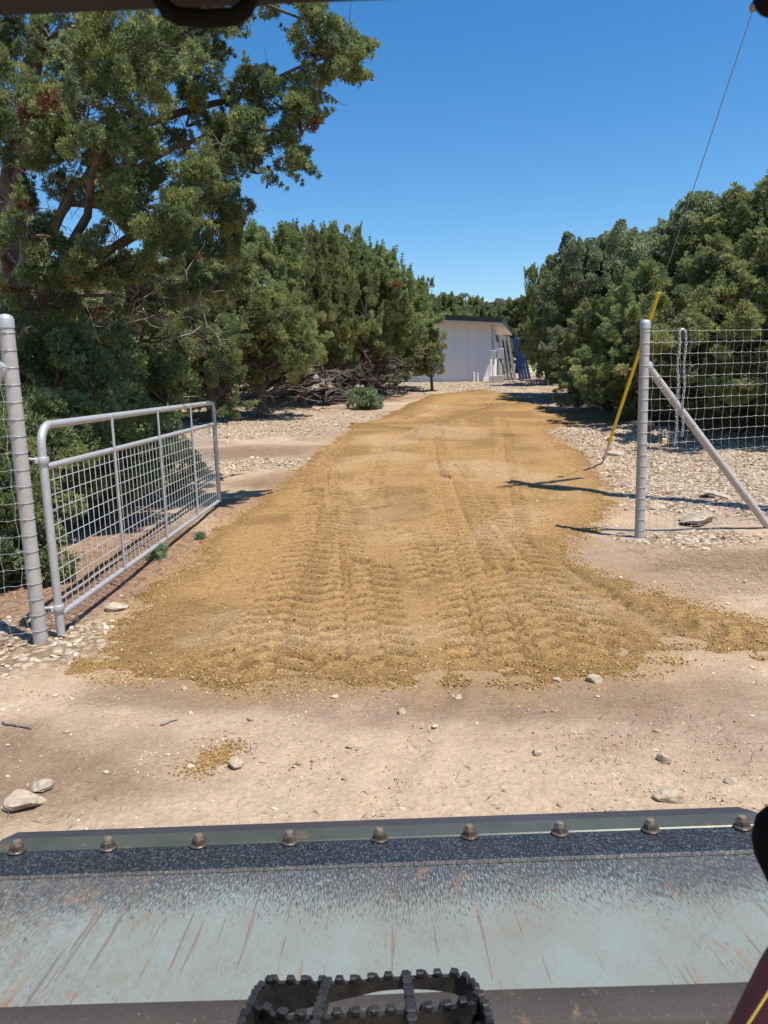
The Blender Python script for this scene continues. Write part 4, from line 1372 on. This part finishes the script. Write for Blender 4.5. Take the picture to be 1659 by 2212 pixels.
shrub("weed_tuft", "tiny green weed at the driveway edge past the gate's middle", "weed", None, 432, 1166, 7.75, .05, .09, 69, 10, .012, 7, .03, .003, 4, 'shrub', 0, .02)
# brush pile of grey dead branches under the row
bp = MB(); rr2 = np.random.default_rng(77)
dead_tangle(bp, 44, .3, 2.1, .1, 1.6, rr2, .016)
bo = bp.build("brush_pile", M['brush'], None, False)
p_ = at(700, 850, 22.8); bo.location = (p_[0], 22.8, gh(p_[0], 22.8))
tag(bo, "tangle of grey dead branches heaped under the row of junipers", "brush pile")
bp = MB(); dead_tangle(bp, 30, .3, 1.2, .1, 1.5, rr2, .015)
bo = bp.build("brush_pile", M['brush'], None, False)
p_ = at(832, 850, 25.6); bo.location = (p_[0], 25.6, gh(p_[0], 25.6))
tag(bo, "dark thicket of bare branches between the green shrub and the sapling", "brush pile")
# far wood closing the view, too far and dense to count
def far_wood():
    rng = np.random.default_rng(91)
    n = 2600
    a = rng.uniform(R(-35), R(215), n)
    a = a[(a < R(75)) | (a > R(97)) | True]
    d = rng.uniform(62, 95, len(a))
    x, y = np.cos(a) * d, np.sin(a) * d
    hh_ = 5.0 * fbm(x * .12, y * .12, 3, 7) + 2.2
    z = base_h(x, y) + rng.uniform(.05, 1, len(a)) * hh_
    C = np.stack([x, y, z], 1)
    ax = np.tile(np.array([[0, 0, 1.0]]), (len(a), 1))
    me = clumps_to_mesh("far_wood", C, np.full(len(a), 1.3) * rng.uniform(.6, 1.3, len(a)), np.clip(rng.normal(.4, .2, len(a)), 0, .9), ax, rng, 26, .5, .10, 4)
    o = new_obj("far_wood", me, M['juniper'])
    tag(o, "distant juniper wood closing the view behind the clearing", None, None, 'stuff')
far_wood()

# ------------------------------------------------------------------ loader bucket
def bucket_mat():
    m, nt, b = new_mat("worn_bucket_floor")
    v = obj_vec(nt)
    sp = nt.nodes.new('ShaderNodeSeparateXYZ'); nt.links.new(v, sp.inputs[0])
    # scratches run along the bucket's depth, fanned a little
    def scr(sx_, sy_, rot, sc, lo, hi, det=3):
        vv = obj_vec(nt, (sx_, sy_, 1), (0, 0, rot))
        return ramp(nt, noise(nt, sc, det, .6, vv), [(lo, 0), (hi, 1)])
    s1 = scr(260, 34.0, .10, 1.7, .53, .62, 6); s2 = scr(300, 38.0, -.13, 1.8, .51, .61, 6); s3 = scr(60, 1.8, .35, 1.3, .625, .66); s4 = scr(46, 1.3, -.12, 1.2, .635, .67)
    patch = noise(nt, 2.2, 6, .65, v)
    # wear: bare dark steel near the lip and at the sides
    mr = nt.nodes.new('ShaderNodeMapRange'); mr.inputs[1].default_value = -.25; mr.inputs[2].default_value = .02
    nt.links.new(sp.outputs[1], mr.inputs[0])
    mx_ = nt.nodes.new('ShaderNodeMapRange'); mx_.inputs[1].default_value = .50; mx_.inputs[2].default_value = 1.05
    nt.links.new(math_n(nt, 'ABSOLUTE', math_n(nt, 'ADD', sp.outputs[0], -.12)), mx_.inputs[0])
    wear = math_n(nt, 'ADD', math_n(nt, 'MULTIPLY', mr.outputs[0], .74), math_n(nt, 'MULTIPLY', mx_.outputs[0], .34))
    streak = scr(240, 22, .08, 1.8, .34, .66, 7)
    wm_ = math_n(nt, 'ADD', wear, math_n(nt, 'MULTIPLY', math_n(nt, 'ADD', streak, -.5), .75))
    wm_ = math_n(nt, 'ADD', wm_, math_n(nt, 'MULTIPLY', math_n(nt, 'ADD', patch, -.5), .9))
    wf = ramp(nt, wm_, [(.30, 0), (.48, 1)])
    teal = mixc(nt, ramp(nt, patch, [(.35, 0), (.65, 1)]), (.222, .268, .245), (.20, .215, .19))
    c = mixc(nt, wf, teal, (.042, .047, .055))
    grime = ramp(nt, noise(nt, 3.1, 7, .7, obj_vec(nt, (1.6, .8, 1), (0, 0, .3))), [(.44, 0), (.70, .8)])
    gx_m = nt.nodes.new('ShaderNodeMapRange'); gx_m.inputs[1].default_value = .05; gx_m.inputs[2].default_value = -.85
    nt.links.new(sp.outputs[0], gx_m.inputs[0])
    gm2 = math_n(nt, 'MULTIPLY', gx_m.outputs[0], ramp(nt, noise(nt, 6, 7, .72, obj_vec(nt, (5, 1.4, 1), (0, 0, .25))), [(.38, 0), (.66, .95)]))
    c = mixc(nt, math_n(nt, 'MAXIMUM', math_n(nt, 'MULTIPLY', grime, .55), gm2), c, (.185, .145, .105))
    wz = ramp(nt, wear, [(.05, .12), (.5, 1)])
    c = mixc(nt, math_n(nt, 'MULTIPLY', math_n(nt, 'MULTIPLY', s1, .75), wz), c, (.30, .35, .335))
    c = mixc(nt, math_n(nt, 'MULTIPLY', math_n(nt, 'MULTIPLY', s2, .8), wz), c, (.05, .056, .065))
    c = mixc(nt, math_n(nt, 'MULTIPLY', s3, .7), c, (.17, .115, .08))
    c = mixc(nt, math_n(nt, 'MULTIPLY', s4, .6), c, (.13, .09, .065))
    rust = ramp(nt, noise(nt, 7, 6, .7, obj_vec(nt, (2.5, .9, 1))), [(.60, 0), (.70, .8)])
    c = mixc(nt, rust, c, (.24, .13, .075))
    nt.links.new(c, b.inputs['Base Color'])
    b.inputs['Roughness'].default_value = .7
    b.inputs['Specular IOR Level'].default_value = .3
    bump(nt, b, math_n(nt, 'ADD', math_n(nt, 'MULTIPLY', wf, .5), math_n(nt, 'ADD', s2, s3)), .25, .002)
    return m
def strip_mat(name, base, fleck, rust=.62, lo=.60, hi=.66, metal=.3, rough=.45):
    m, nt, b = new_mat(name)
    v = obj_vec(nt)
    f = ramp(nt, noise(nt, 9, 6, .7, obj_vec(nt, (26, 10, 10), (0, 0, .5))), [(lo, 0), (hi, 1)])
    f2 = ramp(nt, noise(nt, 9, 6, .7, obj_vec(nt, (10, 28, 10), (0, 0, -.4))), [(lo, 0), (hi, 1)])
    c = mixc(nt, ramp(nt, noise(nt, 4, 5, .6, v), [(.3, 0), (.7, 1)]), base, tuple(x * .65 for x in base))
    c = mixc(nt, math_n(nt, 'MULTIPLY', f, .8), c, fleck)
    c = mixc(nt, math_n(nt, 'MULTIPLY', f2, .6), c, fleck)
    c = mixc(nt, ramp(nt, noise(nt, 11, 6, .7, v), [(rust, 0), (rust + .1, .7)]), c, (.25, .15, .08))
    nt.links.new(c, b.inputs['Base Color'])
    b.inputs['Roughness'].default_value = rough; b.inputs['Metallic'].default_value = metal
    bump(nt, b, noise(nt, 40, 6, .7, v), .25, .003)
    return m
M['bucket_floor'] = bucket_mat()
M['bucket_strip'] = strip_mat("dark_worn_strip", (.027, .031, .040), (.24, .27, .27), .74, .55, .66)
M['bucket_weld'] = strip_mat('weld_grey', (.10, .095, .09), (.30, .26, .20), .60, .55, .65, .2, .6)
M['bucket_green'] = strip_mat("greenish_edge_paint", (.105, .118, .096), (.055, .06, .055), .58)
M['bucket_lip'] = strip_mat("bare_cutting_lip", (.095, .095, .115), (.20, .20, .21), .70, .6, .7, .5, .4)
M['bucket_bar'] = strip_mat("rusty_brown_bar", (.062, .050, .040), (.22, .18, .14), .62, .62, .68, .0, .65)
M['bolt'] = simple("rusty_bolt_steel", (.20, .165, .135), (.12, .085, .055), .4, .65, 60, .2)
M['bolt_face'] = simple("worn_bolt_end", (.34, .31, .27), (.30, .17, .06), .4, .5, 90, .2)

# lip line in metres: local x across, y away from the camera, z up; origin on the floor where the bolt strip begins
lipp = at(829.5, 1868, 1.606)
edge_far = at(829.5, 1769, 1.775)
near_p = at(829.5, 2168, 1.128)
tilt = math.atan2(lipp[2] - near_p[2], lipp[1] - near_p[1])
bucket = thing("loader_bucket", tuple(lipp), "worn loader bucket with scratched blue green floor and a row of edge bolts", "bucket")
bucket.rotation_euler = (tilt, R(-.35), 0)
FL = float(np.linalg.norm(lipp - near_p))
def bl(px, py):     # local point on the floor plane under a pixel
    w = Vector(ray(px, py)); Rb = bucket.rotation_euler.to_matrix()
    nrm = Rb @ Vector((0, 0, 1)); o_ = Vector(lipp - EYE)
    t = nrm.dot(o_) / nrm.dot(w)
    return Rb.transposed() @ (w * t - o_)
xl = bl(4, 1815).x; xr = bl(1637, 1760).x
print("bucket floor len", FL, "tilt", math.degrees(tilt), "x", xl, xr, "bolts", [round(bl(p, 1838 - (p - 37) * .033).x, 3) for p in (37, 430, 821, 1210, 1604)], bl(829, 1787).y, bl(829, 1812).y, bl(829, 1769).y)
yb0 = 0.0; yb1 = bl(829, 1815).y; yb2 = bl(829, 1787).y; yb3 = bl(829, 1769).y
Wb0, Wb1 = xl - .0, xr + .0
fl = MB()
nxs, nys = 60, 24
P, Fc = [], []
for j in range(nys + 1):
    for i in range(nxs + 1):
        x = (Wb0 - .02) + (Wb1 - Wb0 + .04) * i / nxs; y = -FL - .06 + (FL + .06) * j / nys
        P.append((x, y, .004 * math.sin(x * 3 + 1) * math.sin(y * 6) - .002))
for j in range(nys):
    for i in range(nxs):
        a = j * (nxs + 1) + i; Fc.append((a, a + 1, a + nxs + 2, a + nxs + 1))
n0 = len(P)
P += [(Wb0 - .02, -FL - .06, -.03), (Wb1 + .02, -FL - .06, -.03), (Wb1 + .02, 0, -.03), (Wb0 - .02, 0, -.03)]
Fc.append((n0 + 3, n0 + 2, n0 + 1, n0))
fl.add(P, Fc)
fl.build("floor_plate", M['bucket_floor'], bucket)
MB().box(((Wb0 + Wb1) / 2, (yb0 + yb1) / 2, -.008), (Wb1 - Wb0, yb1 - yb0, .022), None, .003).build("wear_strip", M['bucket_strip'], bucket)
wd = MB()
for i in range(80):
    t = i / 79
    wd.lathe([(.003, -.004), (.007, 0), (.003, .006)], (Wb0 + (Wb1 - Wb0) * t, -.003 + .002 * math.sin(i * 1.7), .0), n=7)
wd.tube([(Wb0, -.003, .0), (0, -.002, -.001), (Wb1, -.003, .0)], .005, 7)
wd.build("weld_bead", M['bucket_weld'], bucket)
MB().box(((Wb0 + Wb1) / 2, (yb1 + yb2) / 2 + .001, -.0055), (Wb1 - Wb0 - .004, yb2 - yb1 - .001, .022), None, .003).build("cutting_edge", M['bucket_green'], bucket)
x0_, x1_ = Wb0 + .004, Wb1 - .0
ch_ = .025
lp = MB().add([(x0_, yb2 + .0005, -.012), (x1_, yb2 + .0005, -.012), (x1_, yb2 + .0005, .004), (x0_, yb2 + .0005, .004),
               (x0_ + ch_ * .6, yb3, -.012), (x1_ - ch_, yb3, -.012), (x1_ - ch_, yb3, -.001), (x0_ + ch_ * .6, yb3, -.001)],
              [(0, 1, 2, 3), (5, 4, 7, 6), (3, 2, 6, 7), (1, 0, 4, 5), (0, 3, 7, 4), (2, 1, 5, 6)])
lp.build("edge_lip", M['bucket_lip'], bucket, False)
for i, px in enumerate((37, 234, 430, 626, 821, 1015, 1210, 1406, 1604)):
    c = bl(px, 1843 - (px - 37) * .0332)
    zt_ = .0045
    bt = MB()
    bt.lathe([(.021, 0), (.0225, .002), (.021, .0045), (.016, .006)], (c.x, c.y, zt_), n=20)
    a0 = RNG.uniform(0, 1)
    hexp = [(.0165, .003), (.0172, .005), (.0172, .0165), (.0155, .019), (.0095, .0195)]
    q = MB().lathe(hexp, (0, 0, 0), n=6)
    ca, sa = math.cos(a0), math.sin(a0)
    bt.add([(c.x + x * ca - y * sa, c.y + x * sa + y * ca, zt_ + z) for x, y, z in q.v], q.f)
    b0 = bt.build("bolt", M['bolt'], bucket)
    MB().lathe([(.0095, .015), (.0097, .0245), (.0088, .0275), (.007, .0285)], (c.x, c.y, zt_), n=16).build("bolt_end", M['bolt_face'], b0)
# brown rolled bar at the near edge
yb = -FL
bar = MB()
prof = [(yb + .008, -.02), (yb + .006, .006), (yb, .016), (yb - .012, .022), (yb - .05, .020), (yb - .075, .014), (yb - .085, .0), (yb - .087, -.05)]
P, Fc = [], []
nb = 40
for i in range(nb + 1):
    x = (Wb0 - .02) + (Wb1 - Wb0 + .04) * i / nb
    for y, z in prof: P.append((x, y + .0015 * math.sin(x * 9), z))
k_ = len(prof)
for i in range(nb):
    for j in range(k_ - 1):
        Fc.append((i * k_ + j, i * k_ + j + 1, (i + 1) * k_ + j + 1, (i + 1) * k_ + j))
bar.add(P, [f_[::-1] for f_ in Fc])
bar.build("rear_bar", M['bucket_bar'], bucket)
MB().box(((Wb0 + Wb1) / 2, yb - .20, -.06), (Wb1 - Wb0 + .04, .22, .05), Matrix.Rotation(R(6), 3, 'X'), .006).build("back_plate", M['bucket_strip'], bucket)
for sx_ in (Wb0 - .035, Wb1 + .035):
    MB().box((sx_, -FL / 2 - .1, -.05), (.02, FL + .1, .07), None, .004).build("side_rail", M['bucket_strip'], bucket)

# ------------------------------------------------------------------ serrated black step above the bucket bar
def st(px, py, dn):
    w = ray(px, py); return EYE + w * (dn / -w[2])
UPF, UPN = .826, .791
ring_px = [(585, 2121, UPF), (640, 2122, UPF), (714, 2123, UPF), (770, 2121, UPF), (817, 2115, UPF), (882, 2111, UPF), (940, 2108, UPF), (985, 2107, UPF), (1008, 2117, UPF - .005), (1024, 2134, UPF - .015), (1036, 2152, UPN), (1020, 2166, UPN),
           (998, 2171, UPN), (960, 2178, UPN), (899, 2184, UPN), (820, 2189, UPN), (740, 2194, UPN), (680, 2197, UPN), (632, 2198, UPN), (596, 2192, UPN), (570, 2182, UPN), (545, 2170, UPN), (552, 2152, UPN + .01), (563, 2137, UPF - .01)]
ring = [st(*p) for p in ring_px]
so = st(800, 2240, .8)
step = thing("cab_step", tuple(so), "black serrated steel foot step above the bucket's brown bar", "step")
def strip(mb, pts, hgt, thick, teeth=0, closed=False, arch=0.0):
    """upright plate along pts with square teeth on its upper edge"""
    # resample
    P_ = [np.array(p) for p in pts] + ([np.array(pts[0])] if closed else [])
    acc = [0]
    for a, b in zip(P_[:-1], P_[1:]): acc.append(acc[-1] + np.linalg.norm(b - a))
    tot = acc[-1]; n = max(2, int(tot / .004))
    R_ = []
    for i in range(n + 1):
        s = tot * i / n
        j = min(len(acc) - 2, max(0, np.searchsorted(acc, s) - 1))
        t = (s - acc[j]) / (acc[j + 1] - acc[j] + 1e-9)
        R_.append((s, P_[j] * (1 - t) + P_[j + 1] * t))
    V, F_ = [], []
    for i, (s, p) in enumerate(R_):
        a = R_[max(i - 1, 0)][1]; b = R_[min(i + 1, n)][1]
        tg = b - a; sd = np.array([-tg[1], tg[0], 0]); sd /= np.linalg.norm(sd) + 1e-9
        up = .0
        if teeth:
            up = .008 if (s % teeth) < teeth * .5 else 0.0
        ht = hgt - arch * math.sin(math.pi * s / tot)
        for sg in (-1, 1):
            V.append(p + sd * thick / 2 * sg + np.array([0, 0, up])); V.append(p + sd * thick / 2 * sg + np.array([0, 0, -ht]))
    for i in range(n):
        o_ = i * 4; q_ = o_ + 4
        F_ += [(o_, q_, q_ + 1, o_ + 1), (o_ + 2, o_ + 3, q_ + 3, q_ + 2), (o_, o_ + 2, q_ + 2, q_), (o_ + 1, q_ + 1, q_ + 3, o_ + 3)]
    F_ += [(0, 1, 3, 2), (n * 4, n * 4 + 2, n * 4 + 3, n * 4 + 1)]
    mb.add([v - so for v in V], F_)
    # outward flanges of the teeth
    if teeth:
        s = teeth * .25
        while s < tot:
            i = min(n, int(s / tot * n)); p = R_[i][1]
            tg = R_[min(i + 1, n)][1] - R_[max(i - 1, 0)][1]
            mb.box(tuple(p - so + np.array([0, 0, .006])), (teeth * .46, thick * 1.5, .007), Matrix.Rotation(math.atan2(tg[1], tg[0]), 3, 'Z'), .0015)
            s += teeth
far_part = ring[:11]; near_part = ring[10:22]; left_part = ring[21:] + [ring[0]]
mb = MB(); strip(mb, far_part, .056, .006, .023, False, .040); mb.build("far_tread", M['black_steel'], step, False)
mb = MB(); strip(mb, near_part, .03, .007, .023); mb.build("near_tread", M['black_steel'], step, False)
mb = MB(); strip(mb, left_part, .055, .007, .02); mb.build("side_tread", M['black_steel'], step, False)
for a, b, c in (((708, 2124, UPF), (688, 2190, UPN), (672, 2260, UPN - .02)), ((878, 2112, UPF), (888, 2184, UPN), (895, 2260, UPN - .02))):
    mb = MB(); strip(mb, [st(*a), st(*b), st(*c)], .02, .009, .021); mb.build("cross_bar", M['black_steel'], step, False)
for pts in (((545, 2170, UPN), (527, 2200, UPN - .005), (515, 2240, UPN - .02), (508, 2300, UPN - .04)), ((1036, 2152, UPN), (1052, 2185, UPN - .005), (1062, 2240, UPN - .02), (1066, 2300, UPN - .04))):
    mb = MB(); strip(mb, [st(*p) for p in pts], .09, .007, .021); mb.build("side_plate", M['black_steel'], step, False)
mb = MB(); strip(mb, [st(508, 2300, UPN - .04), st(780, 2330, UPN - .05), st(1066, 2300, UPN - .04)], .06, .007, .021); mb.build("rear_tread", M['black_steel'], step, False)
# bracket that carries the step down to the bucket bar
for px in (600, 1000):
    a = st(px, 2260, UPN + .02)
    MB().tube([a - so, a - so + np.array([0, .10, -.20]), a - so + np.array([0, .14, -.36])], .014, 8).build("bracket", M['black_steel'], step)

# ------------------------------------------------------------------ the cab around the viewer
c0 = at(600, 0, .48)
cab = thing("loader_cab", (0, .2, .7), "dark cab roof edge with a black loop handle over the view", "cab")
co = np.array([0, .2, .7])
hl, hr = at(-1450, 111, .48) - co, at(3113, -76, .48) - co
hd = MB()
P = []
for e in (hl, hr):
    for (y, z) in ((0, .006), (0.0, .05), (.03, .11), (.0, .16), (-.16, .17), (-.16, .03), (-.05, .0), (-.012, -.001)):
        P.append(e + np.array([0, y, z]))
Fc = [(i, (i + 1) % 8, 8 + (i + 1) % 8, 8 + i) for i in range(8)] + [tuple(range(8))[::-1], tuple(range(8, 16))]
hd.add(P, Fc).build("roof_header", M['cab_paint'], cab, False)
MB().box((0, -.55, 1.17), (1.36, 1.1, .03), None, .01).build("roof_panel", M['cab_paint'], cab)
lp_ = [at(348, -60, .45), at(348, 0, .45), at(360, 22, .45), at(385, 36, .45), at(450, 40, .45), at(505, 36, .45), at(530, 20, .45), at(541, -6, .45), at(541, -66, .45)]
MB().tube([p - co for p in lp_], .0046, 10).build("loop_handle", M['cab_black'], cab)
for sx_ in (-.62, .62):
    MB().tube([(sx_, .25, -.7), (sx_, .25, .4), (sx_ * .99, .22, 1.14)], .035, 10).build("pillar", M['cab_black'], cab)
gc = at(1684, -18, .5) - co
MB().lathe([(.0, -.008), (.012, -.008), (.014, 0), (.012, .008), (.0, .008)], tuple(gc), (0, 1, .2), 18).build("mirror_knob", M['cab_black'], cab)

lv = at(1686, 1842, .58)
lever = thing("control_lever", tuple(lv), "black rubber control lever at the frame edge above the bucket's last bolt", "lever")
MB().lathe([(.010, -.11), (.012, -.07), (.011, -.045), (.016, -.02), (.0205, .0), (.0195, .016), (.013, .032), (.004, .040)], (0, 0, 0), (-.22, .1, 1), 16).build("grip", M['cab_black'], lever)
MB().tube([(.020, -.010, -.10), (.09, -.03, -.22), (.17, -.06, -.50)], .008, 8).build("lever_rod", M['black_steel'], lever)

pp = [at(1830, 1990, .50), at(1752, 2085, .50), at(1704, 2158, .49), at(1634, 2245, .48), at(1550, 2335, .47), at(1490, 2465, .46)]
pad = thing("padded_bar", tuple(pp[2]), "maroon padded bar with yellow stitching in the corner nearest the viewer", "padded bar")
sm = []
for i in range(len(pp) - 1):
    for t in np.linspace(0, 1, 6)[:-1]:
        p0 = pp[max(i - 1, 0)]; p1 = pp[i]; p2 = pp[i + 1]; p3 = pp[min(i + 2, len(pp) - 1)]
        sm.append(.5 * ((2 * p1) + (-p0 + p2) * t + (2 * p0 - 5 * p1 + 4 * p2 - p3) * t * t + (-p0 + 3 * p1 - 3 * p2 + p3) * t ** 3))
ns = len(sm)
MB().tube([p - pp[2] for p in sm], [.018 + .010 * math.sin(math.pi * min(1, i / ns * 1.4 + .1)) for i in range(ns)], 18).build("pad_cover", M['maroon'], pad)
seam = []
for i, p in enumerate(sm):
    v = EYE - p; v /= np.linalg.norm(v); v = v + np.array([-1.1, 0, .2]); v /= np.linalg.norm(v)
    r_ = .018 + .010 * math.sin(math.pi * min(1, i / ns * 1.4 + .1))
    seam.append(p + v * (r_ + .0002) - pp[2])
MB().tube(seam, .0010, 6).build("stitching", M['thread'], pad)
